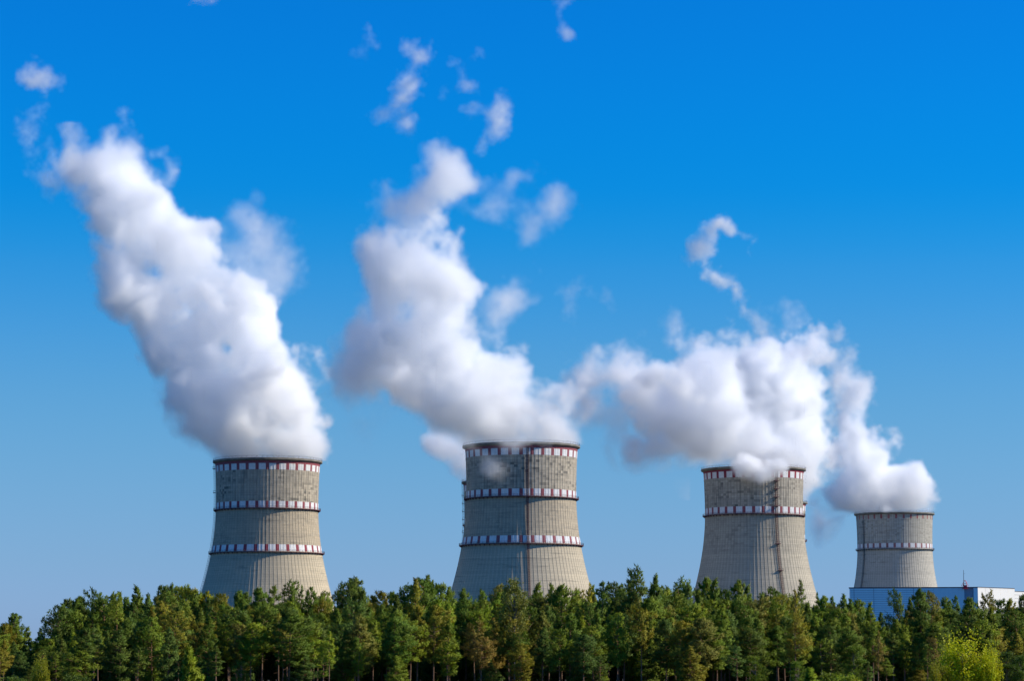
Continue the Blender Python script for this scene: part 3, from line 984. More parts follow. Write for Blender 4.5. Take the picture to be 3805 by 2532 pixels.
PALETTE = ['dark green', 'dark green', 'deep green', 'deep green', 'deep green', 'mid green', 'mid green', 'mid green', 'fresh green', 'olive', 'bluish green', 'grey green']
ROWS = [  # distance, spacing in px, drop of the tips under the skyline (min, max), kinds, row name
    (612, 74, 15, 50, ['full', 'full', 'slim', 'open'], 'back'),
    (590, 74, 28, 75, ['full', 'full', 'full', 'slim', 'open'], 'back'),
    (572, 78, 45, 105, ['full', 'full', 'open', 'slim', 'full'], 'middle'),
    (556, 84, 65, 140, ['full', 'open', 'full', 'slim', 'low'], 'middle'),
    (540, 100, 85, 175, ['full', 'open', 'full', 'open'], 'front'),
]
for dist, step, d0, d1, kinds, row in ROWS:
    px = -60 + rnd.uniform(0, step)
    while px < 3880:
        top = float(np.interp(px, SX, SY)) + rnd.uniform(d0, d1)
        left = px < 1150 or 2150 < px < 2700
        kd = rnd.choice(kinds)
        if row == 'front' and left: kd = rnd.choice(['low', 'full', 'full'])
        cl = rnd.choice(PALETTE)
        if 1650 < px < 1830 and row != 'back' and rnd.random() < 0.35: cl = 'brownish'
        if not (3490 < px < 3720 and row == 'front'):
            plant(kd, px, top, dist + rnd.uniform(-9, 9), cl, row, rnd.uniform(0.95, 1.28))
        px += step * rnd.choice((0.35, 0.6, 0.9, 1.2, 1.5, 1.45))

# half-shaded saplings among the trunks
for i in range(26):
    px = 60 + i * 146 + rnd.uniform(-60, 60)
    if 3440 < px < 3740 or 620 < px < 780: continue
    plant(rnd.choice(['low', 'low', 'birch', 'thin']), px, rnd.uniform(2395, 2490), rnd.uniform(512, 548), rnd.choice(['dark green', 'deep green', 'mid green', 'fresh green', 'olive', 'bluish green']), 'undergrowth', 1.25)

# trees and shrubs that stand out by themselves
plant('shrub', 3575, 2400, 500, 'bright yellow', 'front', 1.15, 'bright yellow leafy shrub with upright shoots at the foot of the wood', jit=False)
plant('shrub', 3675, 2432, 498, 'bright yellow', 'front', 0.7, 'smaller bright yellow shrub beside the big yellow one, nearer the right edge', jit=False)
plant('shrub', 3480, 2482, 497, 'yellowish green', 'front', 0.9, 'yellowish green shrub at the foot of the big bright yellow shrub', jit=False)
plant('shrub', 155, 2466, 505, 'yellowish green', 'front', 0.6, 'small yellowish shrub low at the left edge of the wood', jit=False)
plant('young', 703, 2420, 500, 'fresh green', 'front', 1.3, 'young bright green pine standing alone before the dark wood', var=0)
plant('young', 3010, 2492, 495, 'fresh green', 'front', 1.6, 'short young pine at the bottom edge, below the grey tower', var=0)
plant('thin', 3262, 2352, 516, 'brownish', 'front', 0.9, 'dying brown pine with a bare pale trunk, below the blue hall', var=0)
plant('thin', 3472, 2372, 512, 'brownish', 'front', 0.8, 'dying brown pine beside the bright yellow shrub', var=1)
plant('open', 2955, 2300, 515, 'olive', 'front', 1.05, 'tall front pine with orange trunk and olive open crown, below the grey tower', var=0)
plant('open', 1225, 2350, 512, 'fresh green', 'front', 0.85, 'front pine with a long orange trunk, just right of the leftmost tower', var=1)
for px, top, cl in ((3740, 2418, 'dark green'), (3790, 2430, 'deep green'), (60, 2515, 'dark green'), (280, 2510, 'dark green'), (3085, 2500, 'mid green'), (3140, 2510, 'fresh green')):
    plant('birch' if px > 3700 else 'bush', px, top, 500 + rnd.uniform(-4, 4), cl, 'front', 1.2)

# labels: what the tree looks like and where it stands, then its place among its like
RN = {'skyline': 'on skyline', 'back': 'back rows', 'middle': 'middle rows', 'front': 'front row', 'undergrowth': 'low among trunks'}
groups = {}
for t in TREES:
    if t[0].get('label'): continue
    groups.setdefault((t[5], t[1], t[6], where(t[2])), []).append(t)
ORD = ['first', 'second', 'third', 'fourth', 'fifth', 'sixth', 'seventh']
for (cl, kd, row, w), ts in groups.items():
    ts.sort(key=lambda t: t[2])
    for i, t in enumerate(ts):
        s = f'{cl} {FORM[kd]} {RN[row]} {w}'
        if len(ts) > 1:
            s = (ORD[i] + ' from left, ' if len(ts) > 2 else ('left' if i == 0 else 'right') + ' of two, ') + s
        t[0]['label'] = s

# the depth of the wood, of which only shade and scraps show between the trees in front: one mass
def fill_wood():
    r = np.random.default_rng(77)
    pts, sc, rot = [], [], []
    for d in np.arange(585, 800, 7.0):
        half = 1902 / F * d + 25
        for x in np.arange(-half, half + 70, 7.0):
            X, Y = x + r.uniform(-3, 3), d + r.uniform(-3, 3)
            px = X / Y * F + 1902
            ymax = float(np.interp(px, SX, SY)) + (22 if d > 625 else 70)
            hmax = (HORIZON - ymax) / F * Y + EYE
            pts.append((X, Y, 0)); sc.append(max(3.0, min(hmax * r.uniform(0.72, 1.0), 22.0)) / 20.0); rot.append(r.uniform(0, 6.28))
    me = bpy.data.meshes.new('distant_wood')
    me.vertices.add(len(pts)); me.vertices.foreach_set('co', np.array(pts, np.float32).ravel())
    for nm, arr in (('tree_scale', sc), ('tree_turn', rot)):
        a = me.attributes.new(nm, 'FLOAT', 'POINT'); a.data.foreach_set('value', np.array(arr, np.float32))
    tm, cm, H = VAR['low'][0]
    src = bpy.data.meshes.new('wood_tree')
    import bmesh
    bm = bmesh.new(); bm.from_mesh(cm)
    for f in bm.faces: f.material_index = 0
    k = len(bm.faces)
    bm.from_mesh(tm); bm.faces.ensure_lookup_table()
    for f in bm.faces[k:]: f.material_index = 1
    bm.to_mesh(src); bm.free()
    src.materials.append(M_NEEDLE); src.materials.append(M_BARK)
    so = bpy.data.objects.new('wood_tree', src)                 # in no collection: only the source of the mass
    so.color = (0.115, 0.18, 0.025, 1)
    g = bpy.data.node_groups.new('wood', 'GeometryNodeTree')
    g.interface.new_socket('Geometry', in_out='INPUT', socket_type='NodeSocketGeometry')
    g.interface.new_socket('Geometry', in_out='OUTPUT', socket_type='NodeSocketGeometry')
    n = g.nodes.new
    gi, go, iop, oi = n('NodeGroupInput'), n('NodeGroupOutput'), n('GeometryNodeInstanceOnPoints'), n('GeometryNodeObjectInfo')
    oi.inputs['Object'].default_value = so
    a1, a2 = n('GeometryNodeInputNamedAttribute'), n('GeometryNodeInputNamedAttribute')
    a1.data_type = a2.data_type = 'FLOAT'
    a1.inputs['Name'].default_value = 'tree_scale'; a2.inputs['Name'].default_value = 'tree_turn'
    cx = n('ShaderNodeCombineXYZ'); g.links.new(a2.outputs[0], cx.inputs[2])
    g.links.new(gi.outputs[0], iop.inputs['Points']); g.links.new(oi.outputs['Geometry'], iop.inputs['Instance'])
    g.links.new(a1.outputs[0], iop.inputs['Scale']); g.links.new(cx.outputs[0], iop.inputs['Rotation'])
    g.links.new(iop.outputs[0], go.inputs[0])
    o = link('distant_wood', me)
    o.color = (0.115, 0.18, 0.025, 1)
    md = o.modifiers.new('wood', 'NODES'); md.node_group = g
    tag(o, 'dark depth of the pine wood behind the front trees', None, None, 'stuff')


fill_wood()

# ------------------------------------------------------------------ steam
def noise3(shape, cell, r, octaves=4, gain=0.55, billow=False):
    """Smooth lattice noise of about -1..1 on a voxel grid; cell is the first octave's size in voxels."""
    out = np.zeros(shape, np.float32)
    amp, tot = 1.0, 0.0
    for o in range(octaves):
        c = max(cell / 2 ** o, 1.6)
        lat = r.standard_normal([int(math.ceil(s / c)) + 4 for s in shape]).astype(np.float32)
        a = lat
        for ax, s in enumerate(shape):
            p = np.arange(s, dtype=np.float32) / c + 1.0 + r.uniform(0, 0.9)
            i = np.floor(p).astype(int)
            t = (p - i).astype(np.float32)
            sh = [1, 1, 1]; sh[ax] = s
            t = t.reshape(sh)
            w = [(1 - t) ** 3 / 6, (3 * t ** 3 - 6 * t ** 2 + 4) / 6, (-3 * t ** 3 + 3 * t ** 2 + 3 * t + 1) / 6, t ** 3 / 6]
            a = sum(np.take(a, i - 1 + k, axis=ax) * w[k] for k in range(4))
        a = a / 0.42
        if billow: a = np.abs(a) * 1.6 - 1.0
        out += amp * a
        tot += amp
        amp *= gain
    return out / tot


def steam_material():
    m = bpy.data.materials.new('steam')
    m.use_nodes = True
    nt = m.node_tree
    nt.nodes.clear()
    o = nt.nodes.new('ShaderNodeOutputMaterial')
    v = nt.nodes.new('ShaderNodeVolumePrincipled')
    v.inputs['Color'].default_value = (1.0, 1.0, 1.0, 1)
    v.inputs['Density'].default_value = 1.0
    v.inputs['Density Attribute'].default_value = 'density'
    v.inputs['Anisotropy'].default_value = 0.2
    nt.links.new(v.outputs[0], o.inputs['Volume'])
    m.cycles.volume_interpolation = 'LINEAR' if hasattr(m.cycles, 'volume_interpolation') else 'LINEAR'
    return m


M_STEAM = steam_material()


def volume_group():
    """Turns the density stored on a lattice of vertices into a fog volume."""
    g = bpy.data.node_groups.new('steam_volume', 'GeometryNodeTree')
    I, O = 'INPUT', 'OUTPUT'
    g.interface.new_socket('Geometry', in_out=I, socket_type='NodeSocketGeometry')
    sobj = g.interface.new_socket('Lattice', in_out=I, socket_type='NodeSocketObject')
    smin = g.interface.new_socket('Min', in_out=I, socket_type='NodeSocketVector')
    smax = g.interface.new_socket('Max', in_out=I, socket_type='NodeSocketVector')
    ids = [g.interface.new_socket(k, in_out=I, socket_type='NodeSocketInt') for k in ('NX', 'NY', 'NZ')]
    g.interface.new_socket('Geometry', in_out=O, socket_type='NodeSocketGeometry')
    N_ = g.nodes.new
    gi, go = N_('NodeGroupInput'), N_('NodeGroupOutput')
    oi = N_('GeometryNodeObjectInfo'); g.links.new(gi.outputs['Lattice'], oi.inputs['Object'])
    pos = N_('GeometryNodeInputPosition')
    sub = N_('ShaderNodeVectorMath'); sub.operation = 'SUBTRACT'
    rng_ = N_('ShaderNodeVectorMath'); rng_.operation = 'SUBTRACT'
    div = N_('ShaderNodeVectorMath'); div.operation = 'DIVIDE'
    g.links.new(pos.outputs[0], sub.inputs[0]); g.links.new(gi.outputs['Min'], sub.inputs[1])
    g.links.new(gi.outputs['Max'], rng_.inputs[0]); g.links.new(gi.outputs['Min'], rng_.inputs[1])
    g.links.new(sub.outputs[0], div.inputs[0]); g.links.new(rng_.outputs[0], div.inputs[1])
    sep = N_('ShaderNodeSeparateXYZ'); g.links.new(div.outputs[0], sep.inputs[0])
    def im(op, a, b):
        n = N_('FunctionNodeIntegerMath'); n.operation = op
        for k, x in enumerate((a, b)):
            if isinstance(x, int): n.inputs[k].default_value = x
            else: g.links.new(x, n.inputs[k])
        return n.outputs[0]
    def idx(axis, key):
        m1 = im('SUBTRACT', gi.outputs[key], 1)
        mu = N_('ShaderNodeMath'); mu.operation = 'MULTIPLY'
        g.links.new(sep.outputs[axis], mu.inputs[0]); g.links.new(m1, mu.inputs[1])
        fi = N_('FunctionNodeFloatToInt'); fi.rounding_mode = 'ROUND'
        g.links.new(mu.outputs[0], fi.inputs[0])
        return fi.outputs[0]
    ix, iy, iz = idx(0, 'NX'), idx(1, 'NY'), idx(2, 'NZ')
    ind = im('ADD', ix, im('MULTIPLY', gi.outputs['NX'], im('ADD', iy, im('MULTIPLY', gi.outputs['NY'], iz))))
    na = N_('GeometryNodeInputNamedAttribute'); na.data_type = 'FLOAT'; na.inputs['Name'].default_value = 'density'
    si = N_('GeometryNodeSampleIndex'); si.data_type = 'FLOAT'; si.domain = 'POINT'; si.clamp = True
    g.links.new(oi.outputs['Geometry'], si.inputs['Geometry'])
    g.links.new(na.outputs[0], si.inputs['Value'])
    g.links.new(ind, si.inputs['Index'])
    vc = N_('GeometryNodeVolumeCube')
    g.links.new(si.outputs[0], vc.inputs['Density'])
    g.links.new(gi.outputs['Min'], vc.inputs['Min']); g.links.new(gi.outputs['Max'], vc.inputs['Max'])
    for a, k in zip('XYZ', ('NX', 'NY', 'NZ')):
        g.links.new(gi.outputs[k], vc.inputs['Resolution ' + a])
    sm = N_('GeometryNodeSetMaterial'); sm.inputs['Material'].default_value = M_STEAM
    g.links.new(vc.outputs[0], sm.inputs['Geometry'])
    g.links.new(sm.outputs[0], go.inputs[0])
    return g, sobj.identifier, smin.identifier, smax.identifier, [s.identifier for s in ids]


VG, ID_OBJ, ID_MIN, ID_MAX, ID_N = volume_group()


def crop(pts, ox, oy, k):
    """Points read off an enlarged part of the photograph (scale k, corner ox, oy) in pixels of the whole photograph."""
    return [(p[0] / k + ox, p[1] / k + oy, *[q / k for q in p[2:3]]) for p in pts]


def steam(name, label, dist, pieces, group, seed, cat='steam plume', voxel=0.9, sigma=0.11, rim=None, ncell=15.0, holes=(), drop=6.0):
    """A body of fog at its own distance. Each piece gives its outline (a closed loop of pixels, or a stroke of pixels with radii), its density, the
    softness of its skin in metres, how far the turbulence moves the skin, its greatest half depth and its offset in depth.
    Across the line of sight every piece is rounded like a log; turbulence then folds and tears it."""
    r = np.random.default_rng(seed)
    mpp = dist / F                                               # metres per pixel there
    P = []
    for kind, pts, dens, soft, amp, dmax, off in pieces:
        w = np.array([[point_at(p[0], p[1], dist).x, point_at(p[0], p[1], dist).z, (p[2] * mpp if len(p) > 2 else 0.0)] for p in pts])
        P.append((kind, w, dens, soft, amp, dmax, off))
    allp = np.concatenate([p[1] for p in P])
    rmax = max(float(allp[:, 2].max()), 0.0)
    pad = 8.0 + rmax
    dep = max(p[5] + abs(p[6]) for p in P) + 8.0
    lo = np.array([allp[:, 0].min() - pad, dist - dep, allp[:, 1].min() - pad])
    hi = np.array([allp[:, 0].max() + pad, dist + dep, allp[:, 1].max() + pad])
    if rim is not None: lo[2] = max(lo[2], rim[0] - drop)
    n = np.ceil((hi - lo) / voxel).astype(int) + 1
    hi = lo + (n - 1) * voxel
    shape = tuple(n)
    X = [(lo[i] + np.arange(n[i]) * voxel).astype(np.float32) for i in range(3)]
    big = noise3(shape, 2.2 * ncell / voxel, r, 2, 0.5)
    nz = noise3(shape, ncell / voxel, r, 5, 0.60)
    bl = noise3(shape, 1.2 * ncell / voxel, r, 5, 0.62, True)
    fine = noise3(shape, 0.5 * ncell / voxel, r, 4, 0.65)
    turb = (0.45 * big + 0.90 * nz + 1.15 * bl + 0.30 * fine).astype(np.float32)
    curd = np.clip(0.95 + 0.9 * nz + 0.9 * fine + 0.7 * bl, 0.06, 2.6)      # curdled inside, not only at its skin
    mean = noise3((shape[0], 1, shape[2]), 40 / voxel, r, 2)[:, 0, :]
    GX, GZ = np.meshgrid(X[0], X[2], indexing='ij')
    out = np.zeros(shape, np.float32)
    for kind, w, dens, soft, amp, dmax, off in P:
        q = w[:, :2]
        if kind == 'loop':
            best = np.full(GX.shape, 1e9, np.float32)
            inside = np.zeros(GX.shape, bool)
            for i in range(len(q)):
                a, b = q[i], q[(i + 1) % len(q)]
                ab = b - a
                t = np.clip(((GX - a[0]) * ab[0] + (GZ - a[1]) * ab[1]) / max(1e-6, ab @ ab), 0, 1)
                best = np.minimum(best, np.hypot(GX - a[0] - t * ab[0], GZ - a[1] - t * ab[1]))
                cr = (a[1] > GZ) != (b[1] > GZ)
                if abs(ab[1]) > 1e-9:
                    inside ^= cr & (GX < ab[0] * (GZ - a[1]) / ab[1] + a[0])
            d = np.where(inside, best, -best)
        else:
            d = np.full(GX.shape, -1e9, np.float32)
            for i in range(max(1, len(q) - 1)):
                a, b = q[i], q[min(i + 1, len(q) - 1)]
                ab = b - a
                t = np.clip(((GX - a[0]) * ab[0] + (GZ - a[1]) * ab[1]) / max(1e-6, ab @ ab), 0, 1)
                rr = w[i, 2] + t * (w[min(i + 1, len(q) - 1), 2] - w[i, 2])
                d = np.maximum(d, rr - np.hypot(GX - a[0] - t * ab[0], GZ - a[1] - t * ab[1]))
        for hx_, hz_, hr_ in holes:
            c = point_at(hx_, hz_, dist)
            d = np.minimum(d, np.hypot(GX - c.x, GZ - c.z) * 0.9 - hr_ * mpp * 0.6) if kind == 'loop' else d
        d = d.astype(np.float32)
        Dm = np.full(GX.shape, dmax, np.float32)
        if rim is not None and kind == 'loop': Dm = np.minimum(dmax, np.maximum(26.0, 26.0 + 0.5 * (GZ - rim[0])))
        dc = np.minimum(d, Dm)
        yc = dist + off + mean * min(14.0, 0.3 * dmax) * (1.0 if rim is None else np.clip((GZ - rim[0]) / 40.0, 0, 1))
        dy = X[1][None, :, None] - yc[:, None, :].astype(np.float32)
        g = Dm[:, None, :] - np.sqrt((Dm - dc)[:, None, :] ** 2 + dy ** 2)
        am = amp if rim is None or kind != 'loop' else amp * np.clip(0.22 + (GZ - rim[0]) / 32.0, 0.22, 1.0)[:, None, :].astype(np.float32)
        g = g + am * turb + 0.12 * amp + (0.20 if kind == 'loop' else 0.02) * soft
        out = np.maximum(out, np.clip(g / soft, 0, 1) ** 1.3 * (dens if dens > 0.4 else dens * 1.1))
    dens = out * curd * sigma
    if rim is not None:                                          # nothing sinks through the shell it rises from
        zr, cx, cyy, rad = rim
        rx = np.sqrt(((X[0] - cx) ** 2)[:, None] + ((X[1] - cyy) ** 2)[None, :])
        below = X[2] < zr + 0.4
        dens *= ~((((rx > rad - 1.5) & (rx < rad + 1.8)))[:, :, None] & below[None, None, :])
        front = (X[1] < cyy - 0.3 * rad)[None, :] & (rx > rad)
        keep = (rx < rad) | front | (np.abs(X[0] - cx) > rad + 4.0)[:, None]
        dens *= ~((~keep)[:, :, None] & below[None, None, :]) | (np.zeros(1, bool))
    dens[dens < sigma * 0.010] = 0
    flat = np.ascontiguousarray(dens.transpose(2, 1, 0)).ravel().astype(np.float32)
    org = (lo + hi) / 2
    me = bpy.data.meshes.new(name)
    me.vertices.add(flat.size)
    G = np.empty((n[2], n[1], n[0], 3), np.float32)
    G[..., 0] = (X[0] - org[0])[None, None, :]; G[..., 1] = (X[1] - org[1])[None, :, None]; G[..., 2] = (X[2] - org[2])[:, None, None]
    me.vertices.foreach_set('co', G.ravel())
    at = me.attributes.new('density', 'FLOAT', 'POINT')
    at.data.foreach_set('value', flat)
    me.materials.append(M_STEAM)
    lattice = bpy.data.objects.new(name + '_lattice', me)      # holds the numbers only; it stands in no collection
    vol = bpy.data.volumes.new(name)
    vol.materials.append(M_STEAM)
    o = bpy.data.objects.new(name, vol)
    COL.objects.link(o)
    o.location = org
    md = o.modifiers.new('fog', 'NODES')
    md.node_group = VG
    md[ID_OBJ] = lattice
    md[ID_MIN] = tuple(float(v) for v in (lo - org))
    md[ID_MAX] = tuple(float(v) for v in (hi - org))
    for i in range(3): md[ID_N[i]] = int(n[i])
    tag(o, label, cat, group)
    return o


GP = 'steam plumes of the cooling towers'
GW = 'torn-off scraps of steam in the sky'
def rim_of(t): return (117.0, t.location.x, t.location.y, radius(116))
def loop(pts, dens, soft, amp, dmax, off=0.0): return ('loop', pts, dens, soft, amp, dmax, off)
def stroke(pts, dens, soft, amp, dmax, off=0.0): return ('stroke', pts, dens, soft, amp, dmax, off)


C1 = lambda p: crop(p, 0, 150, 0.98)
steam('steam_plume', 'thick white plume leaning left above the leftmost tower, with small blue gaps', 1444, [
    loop(C1([(780, 1545), (772, 1500), (712, 1450), (690, 1400), (660, 1350), (620, 1300), (590, 1240), (550, 1170), (535, 1100), (510, 1060), (470, 1010), (420, 985), (400, 950), (412, 880), (410, 800), (385, 740), (360, 680), (350, 620),
              (380, 560), (420, 500), (430, 430), (500, 470), (540, 530), (580, 570), (620, 600), (690, 645), (740, 680), (770, 720), (800, 800), (830, 880), (900, 920), (980, 960), (1010, 1020), (1040, 1080), (1080, 1150), (1110, 1230), (1130, 1290), (1168, 1340), (1160, 1380), (1125, 1400), (1150, 1440), (1172, 1480), (1170, 1545)]), 1.0, 9, 6.5, 46),
    loop(C1([(350, 640), (290, 590), (235, 540), (212, 470), (220, 400), (250, 360), (300, 340), (350, 368), (400, 340), (460, 350), (515, 358), (550, 395), (540, 470), (560, 560), (480, 640), (400, 680)]), 0.55, 12, 6.5, 34),
    loop(C1([(515, 380), (560, 395), (610, 408), (645, 440), (655, 490), (625, 540), (575, 550), (560, 520), (600, 480), (590, 450), (540, 440)]), 0.34, 8, 4.5, 12),
    loop(C1([(740, 690), (790, 725), (840, 700), (858, 640), (930, 615), (1015, 660), (1035, 760), (1045, 850), (1010, 920), (980, 970), (900, 940), (800, 900)]), 0.11, 14, 8.5, 26),
    loop(C1([(420, 1000), (350, 850), (340, 800), (370, 740), (430, 800)]), 0.18, 8, 5, 14),
    loop(C1([(790, 1530), (700, 1470), (660, 1420), (610, 1330), (570, 1270), (570, 1200), (650, 1280), (740, 1400)]), 0.35, 8, 5, 18)],
    GP, 101, holes=[(820 / .98, 150 + 1130 / .98, 36), (660 / .98, 150 + 1020 / .98, 26), (560 / .98, 150 + 840 / .98, 18)], rim=rim_of(T1), drop=14.0)
C2 = lambda p: crop(p, 1150, 0, 0.8958)
steam('steam_plume', 'tall white plume bending left then upward above the largest cooling tower', 1339, [
    loop(C2([(513, 1500), (500, 1466), (440, 1450), (400, 1420), (350, 1380), (280, 1340), (240, 1290), (205, 1220), (188, 1150), (200, 1080), (215, 1000), (200, 930), (188, 860), (205, 800), (260, 770), (340, 770), (420, 750), (480, 800), (520, 785), (542, 850), (540, 920), (565, 950), (548, 1010), (560, 1060),
              (570, 1110), (580, 1165), (640, 1185), (700, 1190), (760, 1235), (810, 1258), (850, 1290), (866, 1340), (852, 1390), (885, 1440), (898, 1500)]), 1.0, 10, 6.5, 44),
    loop(C2([(205, 830), (235, 760), (213, 690), (255, 632), (330, 640), (360, 600), (395, 520), (450, 482), (500, 508), (536, 570), (532, 640), (490, 700), (425, 690), (405, 730), (440, 770), (400, 830), (280, 830)]), 0.46, 12, 5.5, 26),
    loop(C2([(60, 1110), (120, 1050), (190, 970), (215, 1080), (210, 1200), (270, 1300), (240, 1360), (180, 1350), (130, 1390), (90, 1330), (60, 1240), (100, 1160)]), 0.36, 14, 7, 28),
    loop(C2([(110, 1380), (220, 1340), (300, 1370), (240, 1440), (200, 1500), (140, 1490)]), 0.09, 12, 6, 16),
    loop(C2([(540, 1010), (600, 995), (690, 950), (722, 1000), (690, 1080), (640, 1130), (570, 1130)]), 0.22, 12, 6, 20),
    loop(C2([(520, 640), (560, 690), (600, 620), (660, 575), (725, 595), (680, 640), (740, 670), (820, 640), (860, 685), (810, 740), (720, 785), (640, 750), (550, 745), (490, 700)]), 0.14, 12, 6, 20),
    loop(C2([(360, 1390), (440, 1400), (520, 1460), (516, 1560), (470, 1520), (400, 1470)]), 0.22, 9, 4.5, 16, 20),
    stroke(C2([(535, 1478, 28), (560, 1515, 32), (590, 1550, 26), (640, 1585, 18)]), 0.42, 9, 5.0, 8, -36),
    stroke(C2([(610, 1485, 24), (680, 1500, 28), (720, 1490, 24), (790, 1476, 18)]), 0.7, 8, 4.0, 8, -36)],
    GP, 202, rim=rim_of(T2), drop=26.0)
C5 = lambda p: crop(p, 1650, 1580, 2.24)
steam('steam_plume', 'low white plume drifting left from the hidden tower behind the largest tower', 1618, [
    loop(C5([(150, 500), (120, 420), (60, 340), (-40, 270), (-160, 200), (-220, 90), (-120, 20), (60, 60), (240, 160), (500, 250), (700, 500)]), 0.62, 8, 4.5, 26)],
    GP, 103, rim=rim_of(T5))
C3 = lambda p: crop(p, 2100, 750, 1.206)
steam('steam_plume', 'broad white plume drifting left above the grey tower with the landings', 1508, [
    loop(C3([(614, 1215), (606, 1188), (540, 1180), (480, 1196), (400, 1203), (310, 1222), (250, 1180), (250, 1110), (310, 1060), (335, 1000), (305, 930), (260, 880), (300, 780), (345, 700), (395, 712), (450, 720), (478, 620), (525, 592), (600, 600), (690, 568), (735, 610), (768, 680), (775, 740),
              (830, 830), (890, 930), (960, 1020), (1030, 1100), (1060, 1165), (1070, 1215)]), 1.0, 10, 6.5, 44),
    loop(C3([(330, 930), (250, 885), (180, 875), (130, 900), (95, 960), (50, 955), (12, 900), (14, 800), (30, 740), (65, 678), (130, 702), (200, 698), (270, 655), (345, 655), (420, 715), (420, 850)]), 0.62, 11, 6, 30),
    loop(C3([(60, 930), (140, 900), (260, 880), (330, 960), (300, 1070), (240, 1130), (250, 1215), (190, 1190), (120, 1100)]), 0.17, 14, 7, 26),
    loop(C3([(440, 720), (430, 640), (450, 560), (490, 500), (540, 570), (600, 600), (560, 660)]), 0.16, 10, 6, 14),
    loop(C3([(270, 680), (285, 630), (330, 610), (350, 670)]), 0.2, 8, 5, 10),
    loop(C3([(480, 1190), (600, 1190), (640, 1260), (610, 1350), (540, 1320), (500, 1280)]), 0.08, 10, 5, 12, 60),
    stroke(C3([(770, 1200, 20), (810, 1216, 26), (855, 1236, 34), (895, 1220, 28), (940, 1204, 20)]), 1.9, 7, 3.2, 8, -37)],
    GP, 204, rim=rim_of(T3), drop=14.0)
steam('steam_plume', 'white column rising behind the grey tower and spreading left at its top', 1841, [
    loop(C3([(1084, 1370), (1080, 1330), (1110, 1285), (1150, 1220), (1183, 1120), (1195, 1020), (1180, 930), (1150, 860), (1158, 760), (1185, 660), (1130, 590), (1050, 597), (960, 615), (890, 580), (840, 630), (780, 665), (720, 660), (690, 740), (720, 850), (800, 1000), (800, 1200), (700, 1300), (696, 1370)]), 1.0, 11, 7, 48),
    loop(C3([(835, 640), (850, 560), (880, 470), (920, 480), (930, 570), (1000, 560), (970, 490), (1000, 480), (1050, 530), (1060, 610), (950, 640)]), 0.14, 12, 7, 18),
    loop(C3([(650, 720), (640, 650), (700, 620), (780, 650), (800, 760), (720, 800)]), 0.5, 11, 6, 24)],
    GP, 105, rim=rim_of(T6))
steam('steam_plume', 'slanting white plume of the smallest tower, rising left in a ragged arc', 1985, [
    loop(C3([(1300, 1425), (1290, 1390), (1210, 1365), (1195, 1300), (1240, 1240), (1225, 1160), (1230, 1080), (1245, 1000), (1300, 1010), (1350, 1000), (1388, 1050), (1428, 1110), (1448, 1180), (1500, 1212), (1555, 1210), (1578, 1268), (1640, 1290), (1664, 1340), (1640, 1390), (1636, 1425)]), 1.0, 12, 7.5, 40),
    loop(C3([(1235, 1080), (1205, 1010), (1222, 950), (1200, 900), (1155, 830), (1165, 720), (1150, 620), (1185, 580), (1240, 600), (1278, 680), (1300, 740), (1340, 810), (1346, 870), (1322, 940), (1352, 1000), (1340, 1060)]), 0.46, 13, 7.5, 34),
    loop(C3([(1230, 1240), (1190, 1240), (1160, 1180), (1195, 1080), (1240, 1090)]), 0.3, 12, 6, 20),
    loop(C3([(1290, 1390), (1210, 1365), (1150, 1330), (1110, 1370), (1100, 1460), (1150, 1535), (1210, 1500), (1260, 1450)]), 0.26, 14, 7, 26, 30),
    loop(C3([(1080, 1330), (1140, 1290), (1200, 1300), (1180, 1390), (1110, 1390)]), 0.2, 12, 6, 16, 30),
    stroke(C3([(1400, 1398, 14), (1460, 1402, 20), (1520, 1408, 26), (1580, 1404, 24), (1625, 1395, 18)]), 2.2, 7, 2.5, 8, -39)],
    GP, 206, rim=rim_of(T4), drop=30.0)
CV = lambda p: crop(p, 0, 0, 2356.0 / 3805.0)
WK = dict(cat='steam wisp', group=GW, voxel=0.7, sigma=0.12, ncell=9.0)
def wisp(label, dist, seed, *strokes, amp=3.4, soft=7.0):
    steam('steam_wisp', label, dist, [stroke(CV(p), d, soft, amp, 9.0) for p, d in strokes], seed=seed, **WK)
wisp('curled thin white wisp like a hook above the gap between the two right towers', 1600, 201,
     ([(1732, 600, 11), (1722, 570, 14), (1742, 545, 18), (1715, 540, 19), (1690, 530, 20), (1660, 515, 20), (1640, 530, 24), (1630, 560, 30), (1600, 595, 28), (1625, 620, 24), (1660, 645, 22), (1688, 650, 20), (1700, 680, 20), (1714, 712, 17)], 0.6),
     ([(1722, 712, 14), (1742, 745, 24), (1755, 765, 24)], 0.2), amp=2.6, soft=6.0)
wisp('round pale puff of steam alone at the upper left edge of the sky', 1444, 202,
     ([(78, 150, 22), (75, 178, 32), (110, 195, 38), (130, 195, 28), (102, 222, 20)], 0.42))
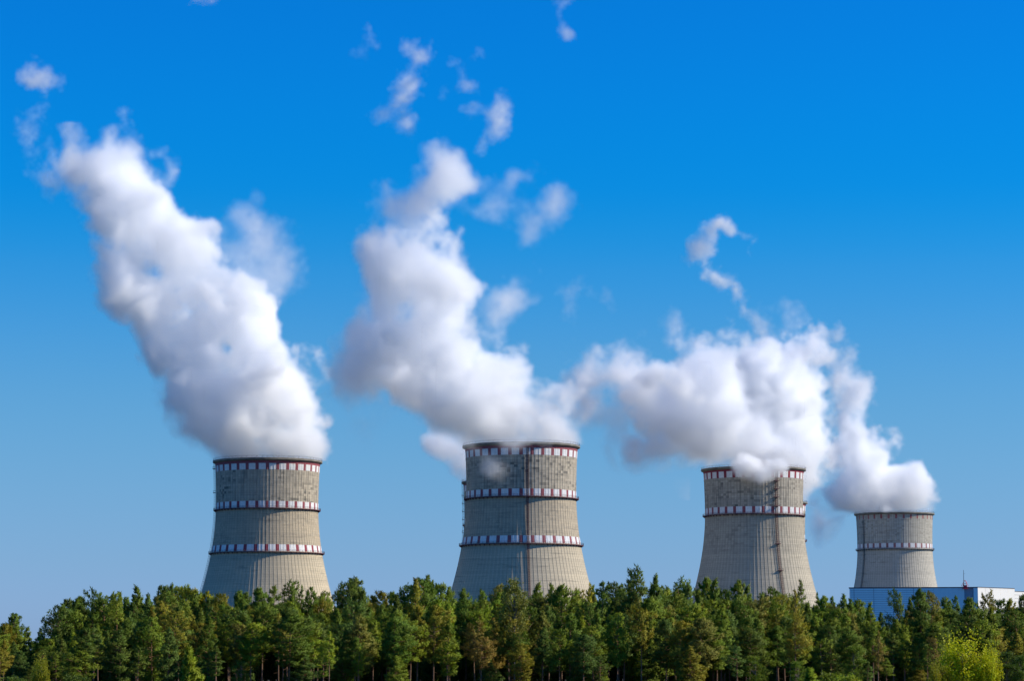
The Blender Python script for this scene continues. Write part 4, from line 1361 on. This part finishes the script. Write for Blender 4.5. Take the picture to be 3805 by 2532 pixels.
wisp('faint string of steam below the round puff at the left edge', 1444, 203,
     ([(100, 240, 14), (78, 268, 26), (72, 300, 24), (68, 340, 16), (75, 385, 22), (100, 410, 26), (120, 430, 18)], 0.22), ([(95, 275, 22), (112, 300, 20), (120, 345, 14), (130, 380, 14)], 0.17))
wisp('slim slanting shred of steam high above the bend of the tallest plume', 1339, 204,
     ([(940, 118, 20), (968, 125, 22), (948, 155, 24), (940, 190, 20), (930, 220, 17), (912, 250, 17), (880, 266, 11)], 0.36), ([(925, 260, 12), (940, 285, 16)], 0.28), ([(990, 112, 14), (985, 128, 8)], 0.24))
wisp('pale forked shred of steam with a tail, right of the slim slanting shred', 1339, 205,
     ([(1150, 222, 20), (1155, 250, 24), (1130, 265, 24), (1150, 280, 22), (1118, 305, 15), (1102, 335, 10)], 0.38), ([(1065, 248, 9), (1100, 250, 13), (1130, 258, 18)], 0.26))
wisp('small faint shred of steam between the slim shred and the forked shred', 1339, 206,
     ([(1090, 132, 10), (1050, 142, 14), (1064, 160, 15), (1066, 190, 15), (1085, 200, 11)], 0.24), ([(1022, 195, 8), (1020, 212, 8)], 0.12))
wisp('drifting veil of steam in the blue between the two middle plumes', 1420, 207,
     ([(1240, 615, 18), (1262, 645, 20), (1300, 680, 28), (1345, 660, 28), (1375, 680, 18), (1400, 712, 10)], 0.17), ([(1320, 690, 22), (1305, 730, 18)], 0.16), soft=9)
wisp('scrap of steam cut by the top edge, highest of those left of centre', 1339, 208, ([(445, -8, 14), (465, 0, 17), (490, -2, 14), (505, -10, 10)], 0.4))
wisp('ragged scrap of steam at the top edge near the middle of the sky', 1339, 209, ([(1262, -8, 14), (1275, 8, 18), (1298, 2, 14)], 0.34), ([(1280, 22, 11), (1288, 45, 9), (1303, 70, 7)], 0.22))
wisp('tiny faint tuft of steam left of the slim slanting shred', 1339, 210, ([(848, 60, 8), (850, 92, 16), (865, 100, 10)], 0.22), ([(838, 110, 8), (832, 122, 8)], 0.12))
wisp('thin upright thread of steam over the head of the leftmost plume', 1444, 211, ([(282, 240, 8), (284, 265, 8), (287, 285, 8)], 0.2))
